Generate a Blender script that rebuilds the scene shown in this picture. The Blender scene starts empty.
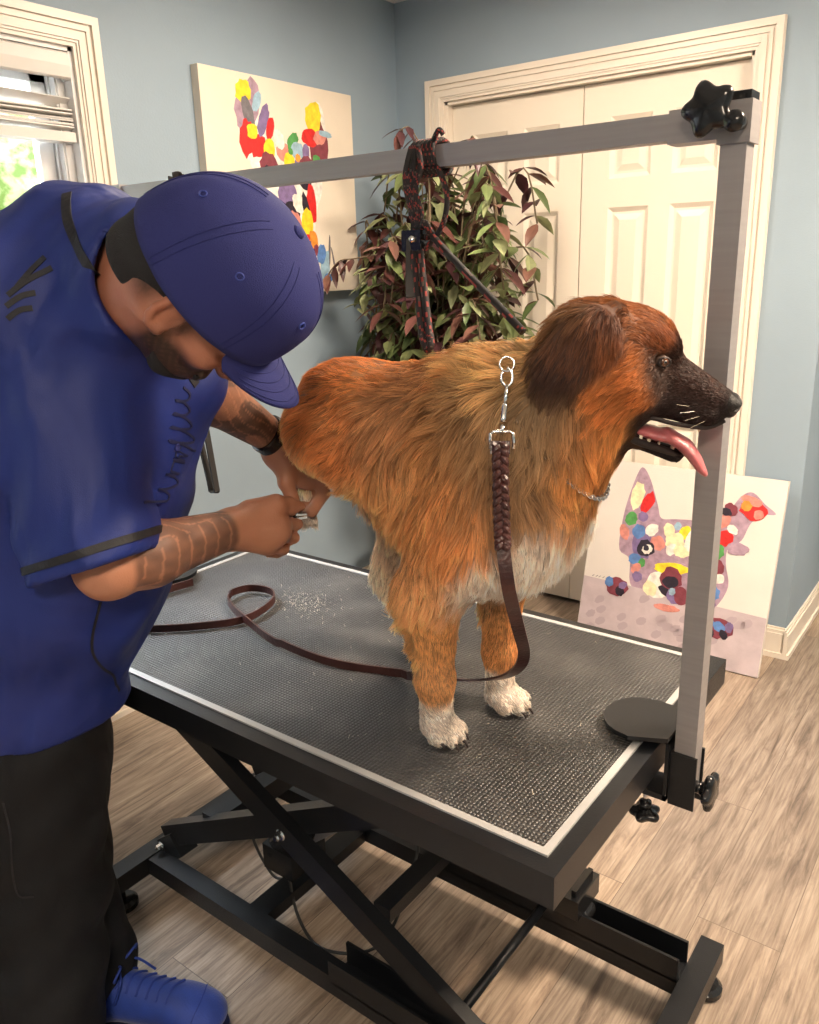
import bpy, bmesh, math, random
import numpy as np
from mathutils import Vector, Matrix, Quaternion
from mathutils.bvhtree import BVHTree
S = bpy.context.scene
COL = S.collection
V = Vector
PI = math.pi
random.seed(4)

# ---------------------------------------------------------------- camera
CR = V((.801, .598, -.028)).normalized(); CW = V((-.579, .762, -.290)).normalized()
CU = CR.cross(CW).normalized(); CR = CW.cross(CU).normalized()
cam = bpy.data.cameras.new('camera'); camo = bpy.data.objects.new('camera', cam); COL.objects.link(camo)
camo.matrix_world = Matrix(((CR.x, CU.x, -CW.x, .413), (CR.y, CU.y, -CW.y, -.8124), (CR.z, CU.z, -CW.z, 1.4363), (0, 0, 0, 1)))
cam.sensor_fit = 'HORIZONTAL'; cam.sensor_width = 36; cam.lens = 818.8/819*36; cam.clip_start = .02
S.camera = camo
S.view_settings.view_transform = 'Standard'; S.view_settings.look = 'None'
S.view_settings.exposure = 0.45; S.view_settings.gamma = 1; S.view_settings.use_curve_mapping = False

# ---------------------------------------------------------------- world, sun, daylight at the windows
wd = bpy.data.worlds.new('sky'); S.world = wd; wd.use_nodes = True
bg = wd.node_tree.nodes['Background']; bg.inputs[0].default_value = (.80, .90, 1.0, 1); bg.inputs[1].default_value = 2.6
def area(name, loc, target, sx, sy, power, color, spread=PI):
    l = bpy.data.lights.new(name, 'AREA'); l.shape = 'RECTANGLE'; l.size = sx; l.size_y = sy
    l.energy = power; l.color = color; l.spread = spread
    o = bpy.data.objects.new(name, l); COL.objects.link(o); o.location = loc
    o.rotation_euler = (V(target)-V(loc)).to_track_quat('-Z', 'Y').to_euler()
    return o
sun = bpy.data.lights.new('sun', 'SUN'); sun.energy = 5.0; sun.angle = .03; sun.color = (1, .93, .82)
so = bpy.data.objects.new('sun', sun); COL.objects.link(so)
so.rotation_euler = V((.62, -.05, -.90)).to_track_quat('-Z', 'Y').to_euler()
# daylight of the open sky through the two windows of the left wall (placed outdoors, above the view out)
area('daylight', (-3.0, .1, 3.15), (-1.0, .05, .7), 1.3, 1.2, 420, (.80, .90, 1.0))
area('daylight', (-3.0, -1.7, 3.1), (-.4, -1.0, .5), 1.3, 1.2, 820, (.72, .88, 1.0))
# the room's ceiling lamps, and a third one added
area('ceiling_lamp_light', (.95, 1.0, 2.40), (.95, 1.0, 0), .5, .5, 100, (1, .80, .60))
area('ceiling_lamp_light', (1.0, -1.7, 2.40), (1.0, -1.7, 0), .5, .5, 48, (1, .82, .63))
area('ceiling_lamp_light', (-.95, 1.15, 2.40), (-.95, 1.15, 0), .5, .5, 22, (1, .82, .64))  # added lamp, lifts the left wall, the floor and the dog's back

# ---------------------------------------------------------------- helpers
def tag(o, label=None, cat=None, group=None, kind=None):
    if label: o['label'] = label
    if cat: o['category'] = cat
    if group: o['group'] = group
    if kind: o['kind'] = kind
    return o
def empty(name, loc, label=None, cat=None, group=None):
    o = bpy.data.objects.new(name, None); COL.objects.link(o); o.location = loc; o.empty_display_size = .05
    return tag(o, label, cat, group)
def link(name, me, mat=None, parent=None, smooth=False):
    o = bpy.data.objects.new(name, me); COL.objects.link(o)
    if mat:
        for m in (mat if isinstance(mat, (list, tuple)) else [mat]): me.materials.append(m)
    if parent:
        o.parent = parent
        p = parent; off = V(parent.location)
        while p.parent: p = p.parent; off += V(p.location)
        o.location = -off
        # geometry is written in world coordinates; give the child a sensible local frame
        me.transform(Matrix.Identity(4))
    if smooth: me.shade_smooth()
    return o
def done(bm, name, mat=None, parent=None, smooth=False, bevel=0, seg=2):
    if bevel:
        bmesh.ops.bevel(bm, geom=[e for e in bm.edges if len(e.link_faces) == 2 and e.calc_face_angle(0) > .6], offset=bevel, segments=seg, affect='EDGES', profile=.7)
    bmesh.ops.recalc_face_normals(bm, faces=bm.faces)
    me = bpy.data.meshes.new(name); bm.to_mesh(me); bm.free()
    o = link(name, me, mat, parent, smooth)
    if not smooth and bevel: me.shade_smooth(); me.set_sharp_from_angle(angle=.7)
    return o
def NB(): return bmesh.new()
def box(bm, a, b, M=None):
    x0, y0, z0 = a; x1, y1, z1 = b
    vs = [bm.verts.new((M @ V(p)) if M else p) for p in ((x0,y0,z0),(x1,y0,z0),(x1,y1,z0),(x0,y1,z0),(x0,y0,z1),(x1,y0,z1),(x1,y1,z1),(x0,y1,z1))]
    for f in ((0,3,2,1),(4,5,6,7),(0,1,5,4),(1,2,6,5),(2,3,7,6),(3,0,4,7)): bm.faces.new([vs[i] for i in f])
def beam(bm, a, b, w, h, up=(0, 0, 1)):
    a = V(a); b = V(b); d = (b-a).normalized(); s = d.cross(V(up)).normalized(); t = s.cross(d)
    M = Matrix((( d.x, s.x, t.x, a.x), (d.y, s.y, t.y, a.y), (d.z, s.z, t.z, a.z), (0, 0, 0, 1)))
    box(bm, (0, -w/2, -h/2), ((b-a).length, w/2, h/2), M)
def frame_of(d):
    d = V(d).normalized(); s = d.cross(V((0, 0, 1)) if abs(d.z) < .9 else V((1, 0, 0))).normalized()
    return s, d.cross(s).normalized()
def tube(bm, pts, r, n=10, caps=True):
    pts = [V(p) for p in pts]; N = len(pts)
    rs = r if isinstance(r, (list, tuple)) else [r]*N
    s = None; rings = []
    for i, p in enumerate(pts):
        d = (pts[min(i+1, N-1)]-pts[max(i-1, 0)]).normalized()
        if s is None: s, t = frame_of(d)
        else:
            s = (s-d*s.dot(d)).normalized(); t = d.cross(s)
        rings.append([bm.verts.new(p+(s*math.cos(2*PI*k/n)+t*math.sin(2*PI*k/n))*rs[i]) for k in range(n)])
    for i in range(N-1):
        for k in range(n): bm.faces.new((rings[i][k], rings[i][(k+1) % n], rings[i+1][(k+1) % n], rings[i+1][k]))
    if caps: bm.faces.new(rings[0][::-1]); bm.faces.new(rings[-1])
def strap(bm, pts, w, th, side):
    """flat strap along pts; side = width direction (one vector or one per point)"""
    pts = [V(p) for p in pts]; N = len(pts); R_ = []
    for i, p in enumerate(pts):
        d = (pts[min(i+1, N-1)]-pts[max(i-1, 0)]).normalized()
        sd = V(side[i]) if isinstance(side[0], (tuple, list, Vector)) else V(side)
        sd = (sd-d*sd.dot(d)).normalized(); n_ = d.cross(sd)
        R_.append([bm.verts.new(p+sd*a*w/2+n_*b*th/2) for a, b in ((-1,-1),(1,-1),(1,1),(-1,1))])
    for i in range(N-1):
        for k in range(4): bm.faces.new((R_[i][k], R_[i][(k+1) % 4], R_[i+1][(k+1) % 4], R_[i+1][k]))
    bm.faces.new(R_[0][::-1]); bm.faces.new(R_[-1])
def spline(pts, n=8):
    P_ = [V(p) for p in pts]; out = []
    for i in range(len(P_)-1):
        p0 = P_[max(i-1, 0)]; p1 = P_[i]; p2 = P_[i+1]; p3 = P_[min(i+2, len(P_)-1)]
        for k in range(n):
            t = k/n
            out.append(.5*((2*p1)+(p2-p0)*t+(2*p0-5*p1+4*p2-p3)*t*t+(3*p1-p0-3*p2+p3)*t*t*t))
    out.append(P_[-1]); return out
def lathe(bm, c, ax, prof, n=24, mod=None):
    """prof: (radius, height) along ax from c; mod(angle) scales the radius"""
    ax = V(ax).normalized(); s, t = frame_of(ax); c = V(c); rings = []
    for r, h in prof:
        rings.append([bm.verts.new(c+ax*h+(s*math.cos(2*PI*k/n)+t*math.sin(2*PI*k/n))*max(r, 1e-4)*(mod(2*PI*k/n) if mod else 1)) for k in range(n)])
    for i in range(len(prof)-1):
        for k in range(n): bm.faces.new((rings[i][k], rings[i][(k+1) % n], rings[i+1][(k+1) % n], rings[i+1][k]))
    bm.faces.new(rings[0][::-1]); bm.faces.new(rings[-1])
def poly(bm, pts, d):
    """closed polygon pts extruded by vector d"""
    a = [bm.verts.new(V(p)) for p in pts]; b = [bm.verts.new(V(p)+V(d)) for p in pts]; n = len(a)
    bm.faces.new(a[::-1]); bm.faces.new(b)
    for i in range(n): bm.faces.new((a[i], a[(i+1) % n], b[(i+1) % n], b[i]))

# ---------------------------------------------------------------- materials
def newmat(name):
    m = bpy.data.materials.new(name); m.use_nodes = True; nt = m.node_tree
    return m, nt, nt.nodes['Principled BSDF']
def mat(name, col, rough=.5, metal=0, bump=0, bscale=60, var=0, vscale=8, coat=0, sheen=0, spec=.5, stretch=None, sss=0, trans=0):
    m, nt, b = newmat(name); L = nt.links.new
    b.inputs['Base Color'].default_value = (*col, 1); b.inputs['Roughness'].default_value = rough
    b.inputs['Metallic'].default_value = metal; b.inputs['Coat Weight'].default_value = coat
    b.inputs['Sheen Weight'].default_value = sheen; b.inputs['Specular IOR Level'].default_value = spec
    if trans: b.inputs['Transmission Weight'].default_value = trans
    if sss: b.inputs['Subsurface Weight'].default_value = sss; b.inputs['Subsurface Radius'].default_value = (.01, .004, .002)
    tc = nt.nodes.new('ShaderNodeTexCoord'); mp = nt.nodes.new('ShaderNodeMapping'); L(tc.outputs['Object'], mp.inputs[0])
    if stretch: mp.inputs['Scale'].default_value = stretch
    if var:
        n = nt.nodes.new('ShaderNodeTexNoise'); n.inputs['Scale'].default_value = vscale; n.inputs['Detail'].default_value = 5; L(mp.outputs[0], n.inputs[0])
        r = nt.nodes.new('ShaderNodeValToRGB'); r.color_ramp.elements[0].position = .3; r.color_ramp.elements[1].position = .7
        r.color_ramp.elements[0].color = tuple(max(0, c*(1-var)) for c in col)+(1,); r.color_ramp.elements[1].color = tuple(min(1, c*(1+var)) for c in col)+(1,)
        L(n.outputs[0], r.inputs[0]); L(r.outputs[0], b.inputs['Base Color'])
    if bump:
        n = nt.nodes.new('ShaderNodeTexNoise'); n.inputs['Scale'].default_value = bscale; n.inputs['Detail'].default_value = 3; L(mp.outputs[0], n.inputs[0])
        bp = nt.nodes.new('ShaderNodeBump'); bp.inputs['Strength'].default_value = bump; bp.inputs['Distance'].default_value = .002
        L(n.outputs[0], bp.inputs['Height']); L(bp.outputs[0], b.inputs['Normal'])
    return m
def emis(name, col, s):
    m, nt, b = newmat(name); b.inputs['Emission Color'].default_value = (*col, 1); b.inputs['Emission Strength'].default_value = s
    b.inputs['Base Color'].default_value = (*col, 1); return m
M = {}
M['wall'] = mat('blue_grey_paint', (.285, .37, .45), .6, bump=.25, bscale=180, var=.05, vscale=2)
M['white_trim'] = mat('cream_trim_paint', (.80, .73, .64), .35)
M['door'] = mat('cream_door_paint', (.80, .73, .63), .45, bump=.15, bscale=90, stretch=(1, 1, .15))
M['ceiling'] = mat('ceiling_paint', (.75, .73, .7), .8)
M['blind'] = mat('blind_slat', (.74, .71, .67), .45)
M['cord'] = mat('blind_cord', (.85, .80, .66), .8)
M['vinyl'] = mat('window_vinyl', (.80, .79, .78), .35)
M['black_metal'] = mat('black_powder_coat', (.006, .007, .009), .36, spec=.4, bump=.3, bscale=500, var=.2, vscale=5)
M['black_plastic'] = mat('black_plastic', (.012, .012, .013), .22)
M['alu'] = mat('brushed_aluminium', (.36, .34, .34), .5, metal=.6, bump=.1, bscale=200, stretch=(1, 1, 20), var=.05)
M['alu_strip'] = mat('pale_aluminium_strip', (.44, .44, .44), .45, metal=.25)
M['chrome'] = mat('chrome', (.75, .74, .72), .18, metal=1)
M['leather'] = mat('dark_brown_leather', (.045, .014, .012), .32, bump=.4, bscale=220, var=.3, vscale=30)
M['black_strap'] = mat('black_webbing', (.012, .01, .01), .6)
M['grey_steel'] = mat('grey_steel', (.38, .39, .42), .35, metal=.6)
M['cable'] = mat('cable_rubber', (.02, .02, .02), .5)
M['canvas'] = mat('cream_canvas', (.74, .66, .55), .8, bump=.5, bscale=350, var=.04, vscale=6)
M['canvas2'] = mat('pale_canvas', (.70, .655, .61), .8, bump=.5, bscale=350, var=.04, vscale=6)
M['lilac'] = mat('lilac_paint', (.50, .42, .45), .8, bump=.3, bscale=200, var=.12, vscale=14)
M['pot'] = mat('black_pot', (.015, .015, .017), .35)
M['soil'] = mat('soil', (.05, .03, .02), .9, bump=1, bscale=80)
M['glass_dark'] = mat('dark', (.01, .01, .01), .5)

def floor_material():
    m, nt, b = newmat('wood_plank_vinyl'); L = nt.links.new; N = nt.nodes.new
    tc = N('ShaderNodeTexCoord'); sx = N('ShaderNodeSeparateXYZ'); L(tc.outputs['Object'], sx.inputs[0])
    cx = N('ShaderNodeCombineXYZ'); L(sx.outputs['Y'], cx.inputs['X']); L(sx.outputs['X'], cx.inputs['Y'])
    br = N('ShaderNodeTexBrick'); L(cx.outputs[0], br.inputs['Vector']); br.offset = .37
    br.inputs['Scale'].default_value = 1; br.inputs['Brick Width'].default_value = 1.22; br.inputs['Row Height'].default_value = .178
    br.inputs['Mortar Size'].default_value = .0009; br.inputs['Mortar Smooth'].default_value = .1
    br.inputs['Color1'].default_value = (0, 0, 0, 1); br.inputs['Color2'].default_value = (1, 1, 1, 1); br.inputs['Mortar'].default_value = (.5, .5, .5, 1)
    # plank offset of the grain
    mp = N('ShaderNodeMapping'); L(tc.outputs['Object'], mp.inputs[0]); mp.inputs['Scale'].default_value = (22, 2.6, 1)
    add = N('ShaderNodeVectorMath'); add.operation = 'ADD'; sc = N('ShaderNodeVectorMath'); sc.operation = 'SCALE'; sc.inputs['Scale'].default_value = 9
    L(br.outputs['Color'], sc.inputs[0]); L(mp.outputs[0], add.inputs[0]); L(sc.outputs[0], add.inputs[1])
    n1 = N('ShaderNodeTexNoise'); n1.inputs['Scale'].default_value = 1.6; n1.inputs['Detail'].default_value = 9; n1.inputs['Roughness'].default_value = .68; n1.inputs['Distortion'].default_value = .7; L(add.outputs[0], n1.inputs[0])
    mp2 = N('ShaderNodeMapping'); mp2.inputs['Scale'].default_value = (190, 5, 1); L(tc.outputs['Object'], mp2.inputs[0])
    n2 = N('ShaderNodeTexNoise'); n2.inputs['Scale'].default_value = 1; n2.inputs['Detail'].default_value = 4; L(mp2.outputs[0], n2.inputs[0])
    r = N('ShaderNodeValToRGB'); e = r.color_ramp.elements
    e[0].position = .30; e[0].color = (.14, .105, .085, 1); e[1].position = .72; e[1].color = (.50, .415, .335, 1)
    k = r.color_ramp.elements.new(.5); k.color = (.34, .27, .215, 1)
    L(n1.outputs[0], r.inputs[0])
    mx = N('ShaderNodeMix'); mx.data_type = 'RGBA'; mx.blend_type = 'MULTIPLY'; mx.inputs[0].default_value = .55
    r2 = N('ShaderNodeValToRGB'); r2.color_ramp.elements[0].position = .35; r2.color_ramp.elements[0].color = (.45, .42, .40, 1); r2.color_ramp.elements[1].position = .6; L(n2.outputs[0], r2.inputs[0])
    L(r.outputs[0], mx.inputs[6]); L(r2.outputs[0], mx.inputs[7])
    mx2 = N('ShaderNodeMix'); mx2.data_type = 'RGBA'; mx2.blend_type = 'MULTIPLY'; mx2.inputs[0].default_value = .6
    r3 = N('ShaderNodeValToRGB'); r3.color_ramp.elements[0].color = (.60, .60, .60, 1); r3.color_ramp.elements[1].color = (1.25, 1.16, 1.05, 1); L(br.outputs['Color'], r3.inputs[0])
    L(mx.outputs[2], mx2.inputs[6]); L(r3.outputs[0], mx2.inputs[7])
    mx3 = N('ShaderNodeMix'); mx3.data_type = 'RGBA'; L(br.outputs['Fac'], mx3.inputs[0]); L(mx2.outputs[2], mx3.inputs[6]); mx3.inputs[7].default_value = (.12, .09, .07, 1)
    L(mx3.outputs[2], b.inputs['Base Color']); b.inputs['Roughness'].default_value = .42
    bp = N('ShaderNodeBump'); bp.inputs['Strength'].default_value = .25; bp.inputs['Distance'].default_value = .001; L(n2.outputs[0], bp.inputs['Height']); L(bp.outputs[0], b.inputs['Normal'])
    return m
M['floor'] = floor_material()
def mat_material():
    m, nt, b = newmat('pebbled_rubber_mat'); L = nt.links.new; N = nt.nodes.new
    tc = N('ShaderNodeTexCoord'); vo = N('ShaderNodeTexVoronoi'); vo.inputs['Scale'].default_value = 150; vo.inputs['Randomness'].default_value = .12; L(tc.outputs['Object'], vo.inputs['Vector'])
    r = N('ShaderNodeValToRGB'); r.color_ramp.elements[0].position = .12; r.color_ramp.elements[0].color = (1, 1, 1, 1); r.color_ramp.elements[1].position = .55; r.color_ramp.elements[1].color = (0, 0, 0, 1)
    L(vo.outputs['Distance'], r.inputs[0])
    bp = N('ShaderNodeBump'); bp.inputs['Strength'].default_value = .9; bp.inputs['Distance'].default_value = .002; L(r.outputs[0], bp.inputs['Height']); L(bp.outputs[0], b.inputs['Normal'])
    n = N('ShaderNodeTexNoise'); n.inputs['Scale'].default_value = 9; n.inputs['Detail'].default_value = 6; L(tc.outputs['Object'], n.inputs[0])
    r2 = N('ShaderNodeValToRGB'); r2.color_ramp.elements[0].position = .45; r2.color_ramp.elements[0].color = (.020, .020, .021, 1); r2.color_ramp.elements[1].position = .8; r2.color_ramp.elements[1].color = (.075, .072, .070, 1); L(n.outputs[0], r2.inputs[0])
    mm = N('ShaderNodeMix'); mm.data_type = 'RGBA'; mm.blend_type = 'ADD'; L(r.outputs[0], mm.inputs[0]); L(r2.outputs[0], mm.inputs[6]); mm.inputs[7].default_value = (.026, .024, .022, 1); L(mm.outputs[2], b.inputs['Base Color']); b.inputs['Roughness'].default_value = .42; b.inputs['Specular IOR Level'].default_value = .5  # raised dots lightened, their glints put into the base colour
    return m
M['mat'] = mat_material()
# ================================================================ THE SETTING
YW = 2.20; XL = -1.88; ZC = 2.45; XR = 2.7; YN = -3.2
def struct(bm, name, m, **k):
    o = done(bm, name, m, **k); o['kind'] = 'structure'; return o
bm = NB(); box(bm, (XL-.15, YN-.15, -.05), (XR+.15, 3.5, 0)); struct(bm, 'floor', M['floor'])
bm = NB(); box(bm, (XL-.15, YN-.15, ZC), (XR+.15, 3.5, ZC+.1)); struct(bm, 'ceiling', M['ceiling'])
# left wall with two window openings
W1 = (-.55, .695, .80, 2.045); W2 = (-2.3, -1.1, .92, 2.045)
bm = NB()
for (y0, y1, z0, z1) in ((YN, W2[0], 0, ZC), (W2[1], W1[0], 0, ZC), (W1[1], YW+.15, 0, ZC), (W1[0], W1[1], 0, W1[2]), (W1[0], W1[1], W1[3], ZC), (W2[0], W2[1], 0, W2[2]), (W2[0], W2[1], W2[3], ZC)):
    box(bm, (XL-.14, y0, z0), (XL, y1, z1))
struct(bm, 'wall_left', M['wall'])
DX0, DX1, DZ = -1.635, -.435, 2.055
bm = NB()
box(bm, (XL, YW, 0), (DX0, YW+.12, ZC)); box(bm, (DX1, YW, 0), (-.155, YW+.12, ZC)); box(bm, (DX0, YW, DZ), (DX1, YW+.12, ZC))
box(bm, (-.275, YW+.12, 0), (-.155, 3.4, ZC))
struct(bm, 'wall_back', M['wall'])
bm = NB(); box(bm, (DX0-.2, YW+.5, 0), (-.28, YW+.55, DZ+.1)); box(bm, (XL, YW+.12, DZ+.03), (-.28, YW+.55, DZ+.1)); box(bm, (DX0-.2, YW+.121, 0), (DX0-.15, YW+.5, DZ+.03)); box(bm, (-.30, YW+.121, 0), (-.276, YW+.5, DZ+.03)); struct(bm, 'wall_closet', M['glass_dark'])
bm = NB(); box(bm, (-.275, 3.3, 0), (XR, 3.45, ZC)); struct(bm, 'wall_passage', M['wall'])
bm = NB(); box(bm, (XR, YN, 0), (XR+.15, 3.45, ZC)); struct(bm, 'wall_right', M['wall'])
bm = NB(); box(bm, (XL-.14, YN-.15, 0), (XR+.15, YN, ZC)); struct(bm, 'wall_front', M['wall'])

# moulded casings: strips of growing depth
def casing(bm, axis, pos, u0, u1, z0, z1, w, sgn, bottom=False):
    """picture-frame moulding round an opening; axis 'y' = lies on a wall facing -y, 'x' = on a wall facing +x"""
    steps = ((0, w, .012), (w*.12, w*.92, .016), (w*.2, w*.42, .020), (w*.50, w*.62, .021), (w*.72, w*.98, .024))
    def bx(a0, a1, b0, b1, d):
        if axis == 'y': box(bm, (a0, pos-d, b0), (a1, pos, b1))
        else: box(bm, (pos, a0, b0), (pos+d, a1, b1))
    for s0, s1, d in steps:
        bx(u1+s0, u1+s1, z0-(s1 if bottom else 0), z1+s1, d); bx(u0-s1, u0-s0, z0-(s1 if bottom else 0), z1+s1, d+.0003)
        bx(u0-s0, u1+s0, z1+s0, z1+s1, d+.0006)
        if bottom: bx(u0-s0, u1+s0, z0-s1, z0-s0, d+.0006)
bm = NB(); casing(bm, 'y', YW, DX0, DX1, 0, DZ, .085, 1)
# jambs and stop
box(bm, (DX0-.005, YW, 0), (DX0+.012, YW+.12, DZ)); box(bm, (DX1-.012, YW, 0), (DX1+.005, YW+.12, DZ)); box(bm, (DX0, YW, DZ-.012), (DX1, YW+.12, DZ+.004))
struct(bm, 'trim_1', M['white_trim'], bevel=.002, seg=1)

# panelled closet doors
def leaf(x0, x1, n):
    bm = NB(); y = YW+.035; w = x1-x0
    zt = DZ-.015; z0 = .02
    cols = ((x0+w*.18, x0+w*.445), (x0+w*.575, x0+w*.84))
    rows = ((.22, .82), (.99, 1.615), (1.715, 1.925))
    xs = sorted({x0, x1, *[c for p in cols for c in p]}); zs = sorted({z0, zt, *[c for p in rows for c in p]})
    def pan(a0, a1, b0, b1):
        rings = []
        for ins, d in ((0, 0), (.016, .011), (.024, .011), (.046, .003)):
            rings.append([bm.verts.new(p) for p in ((a0+ins, y+d, b0+ins), (a1-ins, y+d, b0+ins), (a1-ins, y+d, b1-ins), (a0+ins, y+d, b1-ins))])
        for i in range(3):
            for k in range(4): bm.faces.new((rings[i][k], rings[i][(k+1) % 4], rings[i+1][(k+1) % 4], rings[i+1][k]))
        bm.faces.new(rings[-1])
    for i in range(len(xs)-1):
        for j in range(len(zs)-1):
            a0, a1, b0, b1 = xs[i], xs[i+1], zs[j], zs[j+1]
            if (a0, a1) in cols and (b0, b1) in rows: pan(a0, a1, b0, b1)
            else: bm.faces.new([bm.verts.new(p) for p in ((a0, y, b0), (a1, y, b0), (a1, y, b1), (a0, y, b1))])
    for a, b in (((x0, y, z0), (x0, y+.034, zt)), ((x1, y, z0), (x1, y+.034, zt))):
        bm.faces.new([bm.verts.new(p) for p in ((a[0], a[1], a[2]), (a[0], b[1], a[2]), (a[0], b[1], b[2]), (a[0], a[1], b[2]))])
    box(bm, (x0, y+.0125, z0), (x1, y+.034, zt))
    bmesh.ops.remove_doubles(bm, verts=bm.verts, dist=1e-5)
    me = bpy.data.meshes.new('door'); bmesh.ops.recalc_face_normals(bm, faces=bm.faces); bm.to_mesh(me); bm.free()
    o = link('door_%d' % n, me, M['door']); o['kind'] = 'structure'; return o
mid = (DX0+DX1)/2-.008
d1 = leaf(DX0+.014, mid-.002, 1); d2 = leaf(mid+.002, DX1-.014, 2)
for dd, xx in ((d2, DX1-.012), (d1, DX0+.012)):
    for zz in (.28, 1.13, 1.86):
        bm = NB(); tube(bm, [(xx, YW+.028, zz-.045), (xx, YW+.028, zz+.045)], .007, 10); box(bm, (xx-.014, YW+.030, zz-.044), (xx+.013, YW+.0345, zz+.044))
        done(bm, 'hinge', M['grey_steel'], dd)

# baseboards
def base(bm, a, b, nrm):
    a = V(a); b = V(b); n = V(nrm)
    for h0, h1, d in ((0, .02, .022), (.02, .095, .014), (.095, .108, .010), (.108, .117, .006)):
        c = [a+n*0, b+n*0, b+n*d, a+n*d]
        poly(bm, [V((p.x, p.y, h0)) for p in c], (0, 0, h1-h0))
bm = NB(); base(bm, (DX1+.085, YW, 0), (-.155, YW, 0), (0, -1, 0)); base(bm, (XL, YW, 0), (DX0-.085, YW, 0), (0, -1, 0)); struct(bm, 'baseboard_back', M['white_trim'])
bm = NB(); base(bm, (-.155, YW-.022, 0), (-.155, 3.3, 0), (1, 0, 0)); struct(bm, 'baseboard_passage', M['white_trim'])
bm = NB(); base(bm, (XL, YN, 0), (XL, YW, 0), (1, 0, 0)); struct(bm, 'baseboard_left', M['white_trim'])

# windows
glass, nt, b = newmat('window_glass')
nt.nodes.remove(b); g = nt.nodes.new('ShaderNodeBsdfGlossy'); g.inputs['Roughness'].default_value = .02; t = nt.nodes.new('ShaderNodeBsdfTransparent'); mx = nt.nodes.new('ShaderNodeMixShader')
fr = nt.nodes.new('ShaderNodeFresnel'); fr.inputs[0].default_value = 1.3; nt.links.new(fr.outputs[0], mx.inputs[0]); nt.links.new(t.outputs[0], mx.inputs[1]); nt.links.new(g.outputs[0], mx.inputs[2]); nt.links.new(mx.outputs[0], nt.nodes['Material Output'].inputs[0])
def window(Wn, n):
    y0, y1, z0, z1 = Wn
    bm = NB(); box(bm, (XL-.14, y0, z0), (XL+.001, y0+.012, z1)); box(bm, (XL-.14, y1-.012, z0), (XL+.001, y1, z1)); box(bm, (XL-.14, y0, z1-.012), (XL+.001, y1, z1)); box(bm, (XL-.14, y0, z0), (XL+.03, y1, z0+.02))
    # outer track
    for d0, d1, i0, i1 in ((-.13, -.035, .012, .035), (-.11, -.10, .035, .045), (-.08, -.07, .035, .042), (-.05, -.04, .035, .040)):
        box(bm, (XL+d0, y1-i1, z0), (XL+d1, y1-i0, z1)); box(bm, (XL+d0, y0+i0, z0), (XL+d1, y0+i1, z1)); box(bm, (XL+d0, y0, z1-i1), (XL+d1, y1, z1-i0)); box(bm, (XL+d0, y0, z0+i0), (XL+d1, y1, z0+i1))
    w = struct(bm, 'window_%d' % n, M['vinyl'])
    zm = (z0+z1)/2
    for a0, a1, xx in ((z0+.04, zm+.02, XL-.075), (zm-.02, z1-.04, XL-.105)):
        bm = NB(); i = .085 if 1 else 0
        box(bm, (xx-.015, y0+.04, a0), (xx+.015, y0+i, a1)); box(bm, (xx-.015, y1-i, a0), (xx+.015, y1-.04, a1))
        box(bm, (xx-.015, y0+.04, a0), (xx+.015, y1-.04, a0+.045)); box(bm, (xx-.015, y0+.04, a1-.045), (xx+.015, y1-.04, a1))
        s = done(bm, 'sash', M['vinyl'], w)
        bm = NB(); box(bm, (xx-.003, y0+.07, a0+.03), (xx+.003, y1-.07, a1-.03)); done(bm, 'pane', glass, s)
    bm = NB(); casing(bm, 'x', XL, y0, y1, z0, z1, .085, 1, bottom=True); c = struct(bm, 'trim_%d' % (n+1), M['white_trim'], bevel=.002, seg=1)
    return w
window(W1, 1); window(W2, 2)
def blind(Wn, drop, label, cords):
    y0, y1, z0, z1 = Wn; ya, yb = y0+.016, y1-.016
    t = empty('window_blind', (XL-.04, (y0+y1)/2, z1-.012), label, 'window blind', 'raised blinds of the left wall')
    bm = NB(); box(bm, (XL-.06, ya, z1-.06), (XL-.012, yb, z1-.013)); done(bm, 'headrail', M['blind'], t, bevel=.002)
    bm = NB()   # valance: slightly rounded board with return
    prof = [(XL-.004, z1-.085), (XL+.004, z1-.08), (XL+.007, z1-.05), (XL+.004, z1-.02), (XL-.004, z1-.014)]
    poly(bm, [(p[0], ya-.003, p[1]) for p in prof], (0, yb-ya+.006, 0)); box(bm, (XL-.05, yb-.004, z1-.085), (XL-.003, yb+.003, z1-.014)); done(bm, 'valance', M['blind'], t)
    # one tilted slat hanging free, then the gathered stack
    bm = NB(); zz = z1-.135
    for k in range(1):
        strap(bm, [(XL-.035, ya, zz+.01), (XL-.035, yb, zz-.006)], .05, .003, (1, 0, .45))
    done(bm, 'slat', M['blind'], t)
    zt, zb = z1-.165, z1-drop
    n = 9; rnd = random.Random(7)
    for k in range(n):
        z = zt-(zt-zb-.03)*(k/(n-1)); tl = rnd.uniform(-.25, .35); dz = rnd.uniform(-.006, .006)
        bm = NB(); strap(bm, [(XL-.033, ya, z+dz), (XL-.033, (ya+yb)/2, z-dz*.3), (XL-.033, yb, z-dz)], .05, .0035, (1, 0, tl)); done(bm, 'slat', M['blind'], t)
    bm = NB(); box(bm, (XL-.058, ya, zb-.012), (XL-.006, yb, zb+.014)); done(bm, 'bottom_rail', M['blind'], t, bevel=.003)
    for yc in cords:
        bm = NB(); rnd = random.Random(3)
        for k in range(3):
            pts = [(XL+.004, yc+.006*k, z1-.08)]; z = z1-.08
            while z > zb+.01: z -= .012; pts.append((XL+.004+rnd.uniform(0, .014), yc+rnd.uniform(-.02, .02), z))
            tube(bm, spline(pts, 3), .0011, 5)
        done(bm, 'cord', M['cord'], t)
    return t
blind(W1, .235, 'white slatted blind gathered up in the window beside the bent man', (.43, -.3))
blind(W2, .235, 'white slatted blind raised in the second window of the left wall', (-2.0, -1.4))

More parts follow.
